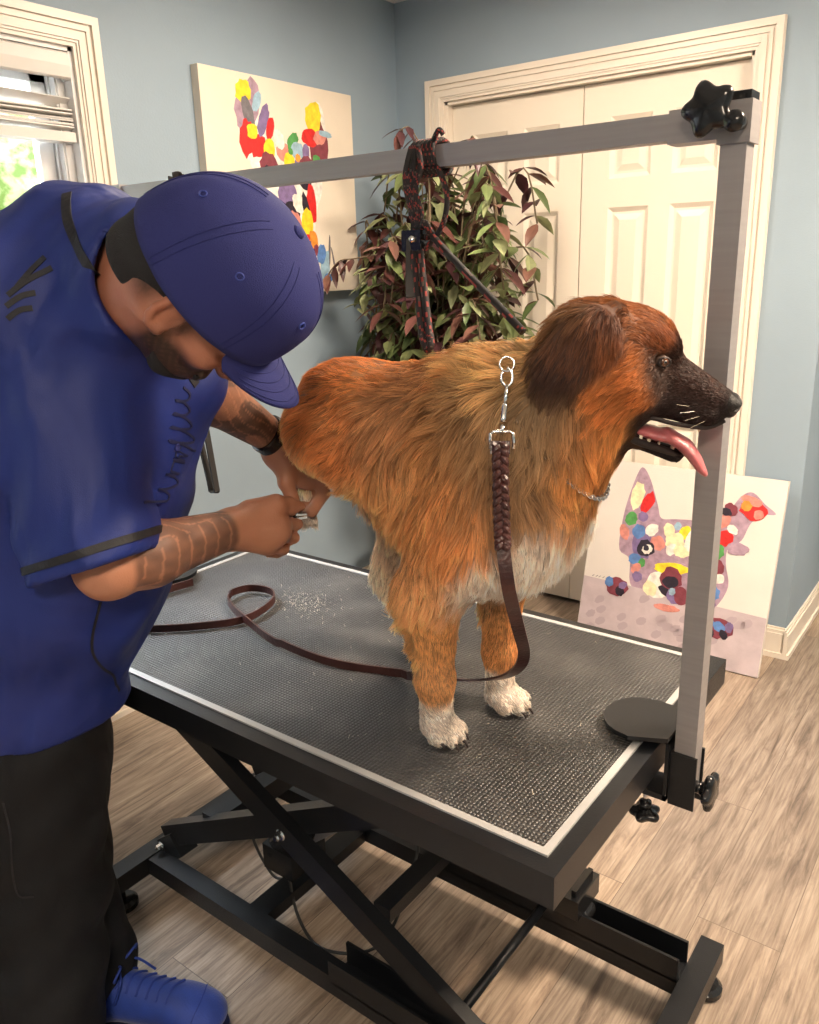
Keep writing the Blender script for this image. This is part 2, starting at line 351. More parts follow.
# outdoors: lawn, shrubs and trees seen blown out through the window
def foliage_mat(name, c1, c2):
    m, nt, b = newmat(name); L = nt.links.new
    tc = nt.nodes.new('ShaderNodeTexCoord'); n = nt.nodes.new('ShaderNodeTexNoise'); n.inputs['Scale'].default_value = 7; n.inputs['Detail'].default_value = 8; L(tc.outputs['Object'], n.inputs[0])
    r = nt.nodes.new('ShaderNodeValToRGB'); r.color_ramp.elements[0].position = .4; r.color_ramp.elements[0].color = (*c1, 1); r.color_ramp.elements[1].position = .62; r.color_ramp.elements[1].color = (*c2, 1)
    L(n.outputs[0], r.inputs[0]); L(r.outputs[0], b.inputs['Base Color']); b.inputs['Roughness'].default_value = .8; return m
M['hedge'] = foliage_mat('sunlit_foliage', (.25, .36, .10), (.75, .82, .45))
M['lawn'] = mat('sunlit_ground', (.62, .58, .50), .9, var=.15, vscale=.6)
bm = NB(); box(bm, (-40, -25, -.2), (XL-.3, 30, -.12)); struct(bm, 'ground', M['lawn'])
def tree(x, y, h, r, label):
    t = empty('garden_tree', (x, y, -.12), label, 'tree', 'trees outside the window')
    bm = NB(); tube(bm, [(x, y, -.12), (x+.05, y, h*.4), (x, y+.1, h*.62)], [.16, .12, .07], 8); done(bm, 'trunk', M['soil'], t)
    bm = NB(); rn = random.Random(int(x*10+y*7))
    for k in range(26):
        c = V((x+rn.gauss(0, r*.45), y+rn.gauss(0, r*.45), h*.62+rn.gauss(0, r*.4)))
        bmesh.ops.create_icosphere(bm, subdivisions=2, radius=r*rn.uniform(.28, .5), matrix=Matrix.Translation(c))
    for v in bm.verts: v.co += V((rn.uniform(-1, 1), rn.uniform(-1, 1), rn.uniform(-1, 1)))*.06
    done(bm, 'crown', M['hedge'], t)
for k, (x, y, h, r, lb) in enumerate(((-9.5, 2.4, 2.9, 1.3, 'sunlit green tree outside the window behind the bent man'), (-11.5, 5.6, 3.6, 1.7, 'rounded green tree further along outside the left window'), (-9, -2.5, 3.2, 1.5, 'green tree outside, beyond the second window'), (-12.5, 0, 3.4, 1.6, 'pale green tree standing furthest back outside the window'))):
    tree(x, y, h, r, lb)

# ceiling lamps that carry the room light; the third is added to brighten
for x, y in ((.95, 1.0), (1.0, -1.7), (-.95, 1.15)):
    t = empty('ceiling_lamp', (x, y, ZC), 'round white flush ceiling lamp' + (' near the front of the room' if y < 0 else ' nearer the passage' if x > 0 else ' added to brighten the far left side, by the closet'), 'ceiling lamp', 'flush ceiling lamps')
    bm = NB(); lathe(bm, (x, y, ZC), (0, 0, -1), ((.2, 0), (.21, .01), (.2, .03), (.17, .034))); done(bm, 'rim', M['white_trim'], t)
    bm = NB(); lathe(bm, (x, y, ZC-.012), (0, 0, -1), ((.17, 0), (.16, .018), (.10, .027), (.0, .03))); done(bm, 'diffuser', emis('lamp_glow', (1, .85, .65), 4), t, smooth=True)

# ================================================================ CANVASES
PAL = dict(y=(.85, .62, .03), r=(.62, .02, .02), p=(.62, .24, .20), g=(.08, .30, .08), b=(.10, .22, .50), lb=(.30, .46, .58), w=(.78, .74, .68), k=(.02, .015, .03), m=(.20, .04, .06), v=(.20, .14, .30), o=(.75, .28, .04), mv=(.38, .26, .34), c=(.82, .72, .45), dg=(.16, .15, .17))
PM = {k: mat('paint_'+k, c, .55, bump=.8, bscale=160, var=.22, vscale=45) for k, c in PAL.items()}
def blob(bm, T, cx, cy, rx, ry, rot=0, lay=1, rn=random, n=18, jag=.12):
    pts = []
    for k in range(n):
        a = 2*PI*k/n; q = 1+rn.uniform(-jag, jag); x = rx*q*math.cos(a); y = ry*q*math.sin(a)
        pts.append(T(cx+x*math.cos(rot)-y*math.sin(rot), cy+x*math.sin(rot)+y*math.cos(rot), 0))
    nrm = T(0, 0, 1)-T(0, 0, 0); poly(bm, pts, nrm*.00035*lay)
def spoly(bm, T, pts, lay=1):
    nrm = T(0, 0, 1)-T(0, 0, 0); poly(bm, spline_closed([T(x, y, 0) for x, y in pts]), nrm*.00035*lay)
def spline_closed(P_, n=4):
    out = []; N = len(P_)
    for i in range(N):
        p0, p1, p2, p3 = P_[i-1], P_[i], P_[(i+1) % N], P_[(i+2) % N]
        for k in range(n):
            t = k/n; out.append(.5*((2*p1)+(p2-p0)*t+(2*p0-5*p1+4*p2-p3)*t*t+(3*p1-p0-3*p2+p3)*t*t*t))
    return out
def motif(parent, T, items, seed):
    """painted patches: one mesh, a material per colour"""
    rn = random.Random(seed); bm = NB(); keys = []; idx = []
    for lay, it in enumerate(items):
        key = it[0]
        if key not in keys: keys.append(key)
        b0 = len(bm.faces)
        if len(it) == 2: spoly(bm, T, it[1], 1+lay*.12)
        else: blob(bm, T, it[1], it[2], it[3], it[4], math.radians(it[5]) if len(it) > 5 else rn.uniform(0, 3), 1.5+lay*.12, rn)
        bm.faces.ensure_lookup_table()
        for f in bm.faces[b0:]: f.material_index = keys.index(key)
    me = bpy.data.meshes.new('painted_dog'); bm.to_mesh(me); bm.free()
    return link('painted_dog', me, [PM[k] for k in keys], parent)
def canvas(loc, T, w, h, m, th, label):
    t = empty('canvas_painting', loc, label, 'painting')
    bm = NB(); pts = [T(0, 0, 0), T(w, 0, 0), T(w, h, 0), T(0, h, 0)]; nrm = (T(0, 0, 1)-T(0, 0, 0))
    poly(bm, pts, -nrm*th); done(bm, 'canvas', m, t, bevel=.003)
    return t
# on the left wall; local x runs along +y
CY0, CZ0, CW1, CH1 = 1.115, 1.342, .745, .722
T1 = lambda x, y, z: V((XL+.036+z, CY0+x, CZ0+y))
c1 = canvas((XL, CY0+CW1/2, CZ0), T1, CW1, CH1, M['canvas'], .034, 'square cream canvas of a colourful bat-eared dog hung on the left wall')
# local picture coordinates (metres, origin lower left)
it = [('w', [(.20,.43),(.16,.50),(.15,.60),(.155,.68),(.19,.695),(.24,.64),(.29,.56),(.31,.50),(.36,.52),(.42,.52),(.46,.51),(.48,.55),(.50,.63),(.53,.675),(.57,.665),(.59,.60),(.585,.52),(.56,.44),(.55,.36),(.52,.30),(.50,.20),(.52,.10),(.49,.05),(.45,.12),(.40,.18),(.34,.24),(.28,.32)]),
 ('mv', .20, .62, .042, .075, -20), ('y', .185, .665, .032, .028), ('dg', .20, .60, .02, .045, 20), ('r', .185, .52, .026, .05, -10), ('r', .235, .50, .035, .03, 40), ('y', .215, .545, .022, .02), ('v', .27, .585, .018, .045, -25), ('r', .30, .56, .014, .035, -20), ('lb', .245, .64, .014, .03, -25),
 ('y', .29, .495, .026, .022), ('p', .36, .49, .025, .03), ('w', .34, .53, .03, .02), ('g', .41, .53, .018, .03, -40), ('lb', .43, .50, .022, .03), ('m', .545, .52, .04, .07, -5), ('y', .525, .62, .035, .045, -10), ('r', .50, .55, .026, .035), ('p', .555, .555, .02, .03), ('lb', .585, .57, .009, .03), ('v', .475, .50, .016, .022), ('g', .53, .475, .015, .018),
 ('m', .285, .43, .038, .045), ('k', .28, .41, .026, .025), ('w', .268, .405, .009, .007), ('y', .385, .46, .026, .024), ('g', .395, .495, .010, .010), ('v', .43, .455, .018, .016), ('o', .43, .475, .012, .011), ('m', .47, .45, .032, .028), ('k', .465, .40, .03, .025),
 ('v', .37, .34, .04, .05, 10), ('k', .38, .29, .03, .035), ('w', .42, .32, .025, .03), ('r', .49, .32, .020, .055, 5), ('k', .46, .30, .014, .05, 15), ('p', .40, .24, .028, .045, 25), ('y', .46, .24, .026, .05, -5), ('o', .485, .19, .022, .028), ('m', .50, .155, .016, .012), ('r', .45, .19, .012, .02),
 ('lb', .545, .09, .022, .055, -8), ('b', .53, .14, .02, .03), ('dg', .575, .15, .004, .045, -5), ('dg', .60, .10, .003, .05, 12), ('b', .56, .05, .014, .022)]
it = [t_ if len(t_) == 2 else (t_[0], t_[1], t_[2], t_[3]*1.22, t_[4]*1.22, *t_[5:]) for t_ in it]
motif(c1, T1, it, 5)
# leaning on the closet doors; local x along +x, y up the slope
c2a = math.asin(.165/.70)
T2 = lambda x, y, z: V((-.882+x, 1.975+y*math.sin(c2a)-z*math.cos(c2a), .004+y*math.cos(c2a)+z*math.sin(c2a)))
c2 = canvas((-.53, 1.98, 0), T2, .695, .70, M['canvas2'], .022, 'pale canvas of a colourful dog peeking over a ledge, leaning on the closet doors')
bm = NB(); poly(bm, [T2(.001, .001, .0003), T2(.694, .001, .0003), T2(.694, .215, .0003), T2(.45, .222, .0003), T2(.2, .228, .0003), T2(.001, .232, .0003)], (T2(0,0,1)-T2(0,0,0))*.0004); PL = done(bm, 'painted_ledge', M['lilac'], c2)
bm = NB(); rn = random.Random(2)
for k in range(26): blob(bm, lambda x, y, z: T2(x, y, z+.0006), rn.uniform(.03, .66), rn.uniform(.03, .19), .022, .014, .6, 1, rn)
bm.from_mesh(PL.data); nb_ = len(bm.faces)-len(PL.data.polygons); bm.faces.ensure_lookup_table()
for i_ in range(nb_): bm.faces[i_].material_index = 1
bm.to_mesh(PL.data); bm.free(); PL.data.materials.append(mat('mauve_paint', (.42, .345, .38), .8))
# picture coordinates read off the photograph by unprojecting on the canvas plane
def P2(px, py):   # a helper in the canvas's own frame: 0..1 of the motif box -> metres
    return (px, py)
it = [('mv', [(.13,.36),(.125,.45),(.135,.55),(.16,.66),(.18,.685),(.215,.64),(.255,.55),(.275,.505),(.33,.51),(.40,.515),(.45,.50),(.49,.52),(.52,.58),(.55,.63),(.585,.645),(.63,.61),(.67,.58),(.62,.57),(.59,.53),(.57,.47),(.53,.44),(.53,.38),(.55,.30),(.52,.22),(.47,.17),(.38,.155),(.30,.165),(.24,.20),(.19,.24),(.175,.33)]),
 ('c', .172, .575, .026, .055, -5), ('r', .215, .555, .022, .045, -20), ('g', .16, .485, .024, .026), ('p', .14, .43, .02, .03), ('v', .205, .50, .02, .02), ('v', .215, .40, .04, .065, 10), ('b', .195, .44, .025, .028), ('w', .245, .455, .022, .028), ('p', .275, .41, .027, .028), ('c', .31, .465, .026, .02), ('lb', .34, .485, .016, .013), ('y', .37, .465, .02, .026), ('c', .335, .43, .035, .03), ('w', .33, .395, .026, .02), ('c', .37, .40, .03, .03), ('w', .41, .45, .03, .05),
 ('k', .232, .382, .032, .034), ('w', .238, .38, .018, .020), ('k', .234, .384, .011, .012), ('b', .195, .335, .02, .024), ('g', .225, .325, .018, .014), ('p', .205, .30, .022, .016), ('v', .215, .27, .02, .02),
 ('y', .34, .325, .065, .022, 5), ('w', .30, .25, .045, .05), ('c', .27, .235, .025, .03), ('m', .345, .285, .045, .04), ('k', .345, .275, .030, .022), ('k', .33, .235, .03, .014, -30), ('v', .365, .225, .03, .028), ('m', .39, .23, .028, .035), ('p', .345, .175, .05, .014, 0), ('lb', .355, .24, .014, .012),
 ('k', .45, .38, .02, .04), ('g', .495, .425, .022, .036, 20), ('m', .505, .36, .022, .03), ('w', .515, .32, .018, .018), ('b', .50, .265, .026, .026), ('v', .495, .215, .02, .024), ('r', .515, .47, .028, .03), ('p', .50, .53, .02, .03), ('w', .535, .505, .014, .022), ('mv', .56, .44, .024, .04), ('m', .52, .575, .02, .025), ('k', .505, .565, .014, .02),
 ('r', .595, .585, .05, .036, -20), ('p', .585, .615, .04, .016, -15), ('p', .615, .57, .018, .018), ('o', .57, .595, .018, .02),
 ('m', .14, .215, .045, .036, 0), ('b', .108, .228, .018, .02), ('k', .155, .20, .018, .02), ('v', .165, .225, .014, .018), ('m', .53, .145, .058, .038, 0), ('b', .50, .16, .018, .02), ('b', .54, .15, .018, .024), ('k', .56, .125, .018, .014), ('v', .575, .155, .014, .02), ('k', .515, .12, .016, .012)]
motif(c2, T2, it, 8)
bm = NB()
for k, xx in enumerate((.035, .05, .062, .078, .092, .105)): strap(bm, [T2(xx, .236, .0006), T2(xx+.008, .243, .0006)], .0022, .0006, T2(0, 1, 0)-T2(0, 0, 0))
done(bm, 'signature', PM['dg'], c2)
# ================================================================ GROOMING TABLE
TZ = .70
tb = empty('grooming_table', (-.6, .315, 0), 'black electric scissor-lift grooming table with a pebbled rubber top', 'grooming table')
X0, X1, Y0, Y1 = -1.24, .036, -.040, .668
bm = NB(); box(bm, (X0, Y0, TZ-.052), (X1, Y1, TZ-.0015)); done(bm, 'table_frame', M['black_metal'], tb, bevel=.003)
bm = NB(); box(bm, (-1.2, 0, TZ-.003), (0, .63, TZ)); done(bm, 'rubber_mat', M['mat'], tb)
bm = NB(); w = .012
for a, b in (((-1.2-w, -w, 0), (w, 0, 0)), ((-1.2-w, .63, 0), (w, .63+w, 0)), ((-1.2-w, 0, 0), (-1.2, .63, 0)), ((0, 0, 0), (w, .63, 0))):
    box(bm, (a[0], a[1], TZ-.003), (b[0], b[1], TZ+.0018))
done(bm, 'edge_strip', M['alu_strip'], tb)
# sub-frame rails below the top
bm = NB()
for y in (.11, .50): box(bm, (-1.05, y, TZ-.085), (-.10, y+.04, TZ-.053))
for x in (-1.0, -.2): box(bm, (x, .11, TZ-.080), (x+.04, .54, TZ-.053))
done(bm, 'under_rail', M['black_metal'], tb, bevel=.002)
# base
bz = .10
for n_, (a, b) in dict(near_rail=((-1.12, .115, bz-.022), (.07, .115, bz-.022)), far_rail=((-1.12, .50, bz-.022), (.07, .50, bz-.022))).items():
    bm = NB(); beam(bm, a, b, .042, .044); done(bm, 'base_rail', M['black_metal'], tb, bevel=.002)
for x in (-1.11, .075):
    bm = NB(); beam(bm, (x, .0, bz-.02), (x, .61, bz-.02), .046, .046); cf = done(bm, 'cross_foot', M['black_metal'], tb, bevel=.002)
    for y in (.03, .58):
        bm = NB(); lathe(bm, (x, y, 0), (0, 0, 1), ((.030, 0), (.034, .004), (.034, .016), (.026, .024), (.007, .026), (.007, bz-.042))); done(bm, 'levelling_foot', M['black_plastic'], tb, smooth=False)
# raised roller channels on the right half of the rails
for y in (.115, .50):
    bm = NB(); x0, x1 = -.50, .05
    box(bm, (x0, y-.030, bz-.002), (x1, y-.024, bz+.05)); box(bm, (x0, y+.024, bz-.002), (x1, y+.030, bz+.05)); box(bm, (x0, y-.030, bz-.004), (x1, y+.030, bz+.002))
    done(bm, 'roller_channel', M['black_metal'], tb, bevel=.0015)
bm = NB(); beam(bm, (-.765, .115, bz-.03), (-.765, .50, bz-.03), .055, .03); done(bm, 'cross_bar', M['black_metal'], tb, bevel=.002)
# scissor arms: outer pair falls to the right, inner pair rises to the right
PV = V((-.62, 0, .375))
def arm_pts(sl):  # slope sign
    L_ = .52; ang = math.radians(27.5)
    d = V((math.cos(ang), 0, -math.sin(ang)*sl)); return PV-d*L_, PV+d*L_
for y in (.115, .50):
    a, b = arm_pts(1); bm = NB(); beam(bm, (a.x, y, a.z), (b.x, y, b.z), .026, .052); done(bm, 'scissor_arm', M['black_metal'], tb, bevel=.002)
    bm = NB(); lathe(bm, (b.x, y-.02, b.z), (0, 1, 0), ((.018, 0), (.02, .004), (.02, .036), (.018, .04))); done(bm, 'roller', M['black_plastic'], tb)
for y in (.160, .455):
    a, b = arm_pts(-1); bm = NB(); beam(bm, (a.x, y, a.z), (b.x, y, b.z), .034, .052); done(bm, 'scissor_arm', M['black_metal'], tb, bevel=.002)
    # hinge lug
    bm = NB(); beam(bm, (a.x-.005, y, a.z-.04), (a.x+.05, y, a.z+.0), .05, .06); done(bm, 'hinge_lug', M['black_metal'], tb, bevel=.002)
a, b = arm_pts(1)
bm = NB(); tube(bm, [(b.x-.06, .115, b.z+.03), (b.x-.06, .50, b.z+.03)], .009, 12); done(bm, 'cross_rod', M['black_metal'], tb, smooth=True)
bm = NB(); beam(bm, (-.42, .16, .25), (-.42, .46, .25), .04, .03); done(bm, 'arm_tie', M['black_metal'], tb, bevel=.002)
a2, b2 = arm_pts(-1)
bm = NB(); beam(bm, (a2.x+.16, .16, a2.z+.09), (a2.x+.16, .455, a2.z+.09), .05, .05); done(bm, 'arm_tie', M['black_metal'], tb, bevel=.002)
def bolt(c, d, r=.011):
    bm = NB(); c = V(c); lathe(bm, c, d, ((r, 0), (r*1.1, .002), (r*.9, .004))); lathe(bm, c+V(d)*.004, d, ((r*.75, 0), (r*.75, .008), (r*.6, .010)), n=6); tube(bm, [c, c+V(d)*.018], r*.4, 8); return done(bm, 'bolt', M['chrome'], tb)
bolt((PV.x, .101, PV.z), (0, -1, 0)); bolt((a2.x+.0, .132, a2.z-.02), (0, -1, 0)); bolt((a2.x, .425, a2.z-.02), (0, -1, 0)); bolt((PV.x, .486, PV.z), (0, -1, 0))
# linear actuator
act = empty('lift_actuator', (0, 0, 0)); act.parent = tb; act.location = -V(tb.location)
A = V((-.80, .30, .15)); B = V((-.42, .34, .46))
dA = (B-A).normalized()
def ch(bm, name, m, **k):
    o = done(bm, name, m, tb, **k); return o
bpy.data.objects.remove(act)
bm = NB(); lathe(bm, A+dA*.05, dA, ((.022, 0), (.026, .005), (.026, .26), (.022, .265))); lathe(bm, A+dA*.31, dA, ((.014, 0), (.014, .14))); ch(bm, 'actuator_tube', M['grey_steel'])
Mo = A+V((.02, -.045, .03)); dm = (dA*.75+V((0, .0, .15))).normalized()
bm = NB(); lathe(bm, Mo-dm*.035, dm, ((.030, 0), (.034, .004), (.034, .11), (.030, .118), (.018, .12))); ch(bm, 'actuator_motor', M['black_plastic'])
bm = NB(); box(bm, (A.x-.02, A.y-.08, A.z-.03), (A.x+.07, A.y+.03, A.z+.035)); ch(bm, 'gearbox', M['black_plastic'], bevel=.008)
bm = NB(); tube(bm, spline([Mo+V((.02, -.02, -.02)), (-.72, .22, .03), (-.62, .20, .012), (-.52, .27, .03), (-.50, .36, .16), (-.52, .42, .22)], 8), .0035, 8); tube(bm, spline([(-.93, .30, .20), (-.90, .26, .14), (-.86, .27, .05), (-.82, .27, .05), (-.78, .25, .10)], 8), .0035, 8); ch(bm, 'cable', M['cable'], smooth=True)
bm = NB(); box(bm, (-.30, .43, .17), (-.14, .53, .215)); box(bm, (-.16, .44, .215), (-.15, .52, .23)); ch(bm, 'control_box', M['black_plastic'], bevel=.005)

# ================================================================ OVERHEAD GROOMING ARM
ga = empty('grooming_gantry', (.062, .35, TZ), 'grey metal overhead arm frame clamped to the ends of the table', 'grooming gantry')
def star(bm, c, ax, R_, H):
    lathe(bm, c, ax, ((R_*.45, 0), (R_*.5, H*.15), (R_*.80, H*.25), (R_*.97, H*.4), (R_, H*.6), (R_*.93, H*.85), (R_*.7, H), (0, H*1.02)), n=50, mod=lambda a: 1+.15*math.cos(5*a))
YP = .35; hw = .0165; PXR = .072; PXL = -1.30; ZB = 1.598
for px_ in (PXR, PXL):
    bm = NB(); box(bm, (px_-hw, YP-hw, .612), (px_+hw, YP+hw, ZB+.022)); done(bm, 'post', M['alu'], ga, bevel=.0015)
    if px_ == PXL: continue
    bm = NB(); box(bm, (px_-hw-.001, YP-hw-.001, ZB+.022), (px_+hw+.001, YP+hw+.001, ZB+.032)); done(bm, 'post_cap', M['black_plastic'], ga, bevel=.002)
bm = NB(); box(bm, (PXL+hw, YP-.0135, ZB-.0165), (PXR-hw-.002, YP+.0135, ZB+.0165)); done(bm, 'crossbar', M['alu'], ga, bevel=.0015)
for px_, sg in ((PXR, -1), (PXL, 1)):
    bm = NB(); e = .004
    box(bm, (px_-hw-e, YP-hw-e, ZB-.028), (px_+hw+e, YP+hw+e, ZB+.0215))
    xa, xb = sorted((px_+sg*(hw+e), px_+sg*.085)); box(bm, (xa, YP-.0185, ZB-.0215), (xb, YP+.0185, ZB+.0195))
    done(bm, 'corner_bracket', M['alu'], ga, bevel=.0015)
    fy = -1 if sg < 0 else 1
    if sg > 0: continue
    c = V((px_+sg*.026, YP+fy*.0195, ZB+.012))
    bm = NB(); lathe(bm, c, (0, fy, 0), ((.012, 0), (.012, .014))); star(bm, c+V((0, fy*.012, 0)), (0, fy, 0), .030, .020); k_ = done(bm, 'star_knob', M['black_plastic'], ga, smooth=True)
    c = V((px_+.008, YP+fy*.0185, ZB-.006))
    bm = NB(); lathe(bm, c, (.0, fy, 0), ((.008, 0), (.010, .012), (.013, .03), (.011, .036))); done(bm, 'lock_pin', M['black_plastic'], ga, smooth=True)
# clamp at the right end
def clamp(px_, sg):
    bm = NB(); t = .004
    # channel round the post
    box(bm, (px_-hw-t, YP-hw-t, .590), (px_+hw+t, YP-hw, .685)); box(bm, (px_-hw-t, YP+hw, .590), (px_+hw+t, YP+hw+t, .685)); box(bm, (px_-sg*(hw)-(t if sg > 0 else 0), YP-hw, .590), (px_-sg*hw+(t if sg < 0 else 0), YP+hw, .685))
    # C-bracket gripping the table edge
    xe = px_-sg*(hw+t)
    for z0, z1 in ((.70, .708), (.596, .606)):
        xa, xb = sorted((xe, xe-sg*.07)); box(bm, (xa, YP-.03, z0+.002), (xb, YP+.03, z1+.002))
    xa, xb = sorted((xe, xe-sg*.006)); box(bm, (xa, YP-.03, .598), (xb, YP+.03, .710))
    done(bm, 'clamp_bracket', M['black_metal'], ga, bevel=.0012)
    # rounded pressure plate on the table top
    bm = NB(); pts = []
    xs = xe-sg*.0; yc = YP
    pts.append((xs, yc+.062)); pts.append((xs-sg*.055, yc+.066))
    for k in range(11):
        a = PI/2+PI*k/10; pts.append((xs-sg*(.060-math.cos(a)*.058), yc+.064*math.sin(a)))
    pts.append((xs-sg*.055, yc-.066)); pts.append((xs, yc-.040))
    poly(bm, [(p[0], p[1], .7105) for p in pts], (0, 0, .0075)); done(bm, 'clamp_plate', M['black_metal'], ga, bevel=.0015)
    c = V((px_+sg*.0, YP-hw-t, .600))
    bm = NB(); cc = V((px_+sg*(hw), YP-.006, .628)); lathe(bm, cc, (sg, 0, 0), ((.010, 0), (.010, .014))); star(bm, cc+V((sg*.012, 0, 0)), (sg, 0, 0), .029, .020); done(bm, 'star_knob', M['black_plastic'], ga, smooth=True)
    cc = V((xe-sg*.035, YP-.022, .598)); bm = NB(); tube(bm, [cc+V((0, 0, .008)), cc+V((0, 0, -.025))], .004, 10); done(bm, 'clamp_screw', M['chrome'], ga, smooth=True)
    bm = NB(); lathe(bm, cc+V((0, 0, -.018)), (0, 0, -1), ((.010, 0), (.010, .012))); star(bm, cc+V((0, 0, -.028)), (0, 0, -1), .024, .018); done(bm, 'star_knob', M['black_plastic'], ga, smooth=True)
clamp(PXR, 1); clamp(PXL, -1)

# ================================================================ NOOSES OVER THE BAR
def rope_mat():
    m, nt, b = newmat('black_red_cord'); L = nt.links.new
    a = nt.nodes.new('ShaderNodeVertexColor'); a.layer_name = 'col'; L(a.outputs[0], b.inputs['Base Color']); b.inputs['Roughness'].default_value = .7; return m
M['rope'] = rope_mat()
def rope(pts, r, parent, name, n=10, step=.006, red=(.26, .03, .025), part=True):
    pts = spline(pts, 10); me_bm = NB(); cl = me_bm.loops.layers.float_color.new('col')
    tube(me_bm, pts, r, n)
    me_bm.faces.ensure_lookup_table(); N = len(pts)-1; s = 0
    for f in me_bm.faces:
        for l in f.loops: l[cl] = (.01, .008, .009, 1)
    for i in range(N):
        s += (pts[i+1]-pts[i]).length
        for k in range(n):
            f = me_bm.faces[i*n+k]; ph = (k/n*2+s/.022) % 1.0
            c = red if ph < .15 else ((.10, .07, .06) if .60 < ph < .64 else (.010, .008, .009))
            for l in f.loops: l[cl] = (*c, 1)
    return done(me_bm, name, M['rope'], parent, smooth=True)
no = empty('grooming_noose', (-.43, YP, ZB), 'black and red cord noose knotted round the bar above the dog', 'noose')
XN = -.408
for k in range(6):   # wraps round the bar
    x = XN-.018+k*.008; q = .0135+.006; hz = .0165+.006
    rope([(x, YP-q, ZB-hz*.6), (x-.002, YP-q-.001, ZB+hz*.7), (x+.002, YP, ZB+hz+.002), (x+.004, YP+q, ZB+hz*.6), (x+.006, YP+q, ZB-hz*.7), (x+.005, YP, ZB-hz-.003), (x+.002, YP-q, ZB-hz*.7)], .0042, no, 'cord_wrap')
rn = random.Random(9)
for k in range(7):   # crossing turns and the hanging knot
    x = XN+rn.uniform(-.016, .010); y = YP-.03
    rope([(x, y, ZB+.015), (x+rn.uniform(-.014, .018), y-.012, ZB-.02), (x+rn.uniform(-.012, .014), y-.008, ZB-.05), (x+rn.uniform(-.012, .012), y-.004, ZB-.085), (x+rn.uniform(-.010, .020), y, ZB-.11)], .0042, no, 'cord_turn')
rope([(XN+.02, YP-.02, ZB+.02), (XN+.035, YP-.025, ZB+.035), (XN+.04, YP-.02, ZB+.028)], .004, no, 'cord_end')
rope([(XN-.005, YP-.03, ZB-.10), (XN-.030, YP-.03, ZB-.13), (XN-.018, YP-.03, ZB-.155), (XN+.02, YP-.03, ZB-.13), (XN+.045, YP-.03, ZB-.10), (XN+.052, YP-.03, ZB-.06), (XN+.030, YP-.02, ZB-.02)], .0045, no, 'cord_loop')
# loop strap hanging to the loin: two parallel cords joined at the bottom
Lb = (-.338, .235, 1.312)
K = V((XN-.010, YP-.032, ZB-.13))
def lerp(a, b, t): return V(a)*(1-t)+V(b)*t
rope([K+V((-.006, 0, 0)), lerp(K, Lb, .4)+V((-.0065, 0, 0)), lerp(K, Lb, .85)+V((-.0075, 0, 0)), V(Lb)+V((-.006, 0, .006)), V(Lb)+V((0, 0, -.004)), V(Lb)+V((.006, 0, .006)), lerp(K, Lb, .85)+V((.0065, 0, 0)), lerp(K, Lb, .4)+V((.0065, 0, 0)), K+V((.008, 0, 0))], .0062, no, 'loop_cord')
bm = NB(); strap(bm, [K+V((0, -.002, .005)), K+V((.002, -.010, -.045)), K+V((.006, -.016, -.085))], .026, .012, CR); done(bm, 'sleeve', M['black_strap'], no, bevel=.002)
bm = NB(); box(bm, K-V((.019, .012, .012)), K+V((.019, .010, .020))); done(bm, 'cord_lock', M['black_plastic'], no, bevel=.004)
bm = NB(); lathe(bm, K+V((.004, -.013, .006)), -CW, ((.006, 0), (.006, .003), (.003, .005))); done(bm, 'rivet', M['chrome'], no, smooth=True)
# slanted cord to the neck
no2 = empty('neck_noose', (-.42, YP, ZB-.02), 'second black and red cord slanting from the bar knot down to the dog neck', 'noose')
rope([(XN+.012, YP-.034, ZB-.10), (-.36, .31, 1.46), (-.20, .235, 1.365), (-.165, .225, 1.340)], .0058, no2, 'cord')
rope([(XN+.004, YP-.030, ZB-.105), (XN+.018, YP-.044, ZB-.10), (XN+.022, YP-.036, ZB-.118), (XN+.006, YP-.028, ZB-.120), (XN+.004, YP-.030, ZB-.105)], .005, no2, 'knot')
# black strap loop hanging further left
ls = NB(); XS = -1.03
strap(ls, spline([(XS-.002, YP-.022, ZB+.02), (XS, YP-.0235, ZB-.03), (XS-.008, YP-.02, 1.35), (XS-.010, YP-.02, 1.15), (XS+.018, YP-.02, .985), (XS+.022, YP-.02, .962), (XS+.038, YP-.02, .965), (XS+.036, YP-.02, .995), (XS+.010, YP-.02, 1.25), (XS+.004, YP-.022, ZB-.03), (XS+.004, YP+.022, ZB+.00), (XS+.002, YP+.0, ZB+.022), (XS, YP-.02, ZB+.020)], 6), .016, .0035, -CR*.5-CW*.8)
tag(done(ls, 'strap_loop', M['black_strap']), 'flat black strap loop hanging from the bar behind the man', 'strap')

# ================================================================ PLANT
def leaf_mat():
    m, nt, b = newmat('tricolour_leaf'); L = nt.links.new
    a = nt.nodes.new('ShaderNodeVertexColor'); a.layer_name = 'col'; L(a.outputs[0], b.inputs['Base Color']); b.inputs['Roughness'].default_value = .38
    t = nt.nodes.new('ShaderNodeBsdfTranslucent'); L(a.outputs[0], t.inputs[0]); mx = nt.nodes.new('ShaderNodeMixShader'); mx.inputs[0].default_value = .2
    L(b.outputs[0], mx.inputs[1]); L(t.outputs[0], mx.inputs[2]); L(mx.outputs[0], nt.nodes['Material Output'].inputs[0]); return m
M['leaf'] = leaf_mat()
pl = empty('potted_plant', (-1.46, 1.83, 0), 'tall bushy plant with drooping green and maroon leaves in the corner', 'plant')
bm = NB(); lathe(bm, (-1.46, 1.83, 0), (0, 0, 1), ((.15, 0), (.16, .01), (.20, .30), (.215, .31), (.215, .345), (.195, .345), (.19, .31), (0, .31)), n=40); done(bm, 'pot', M['pot'], pl, smooth=False)
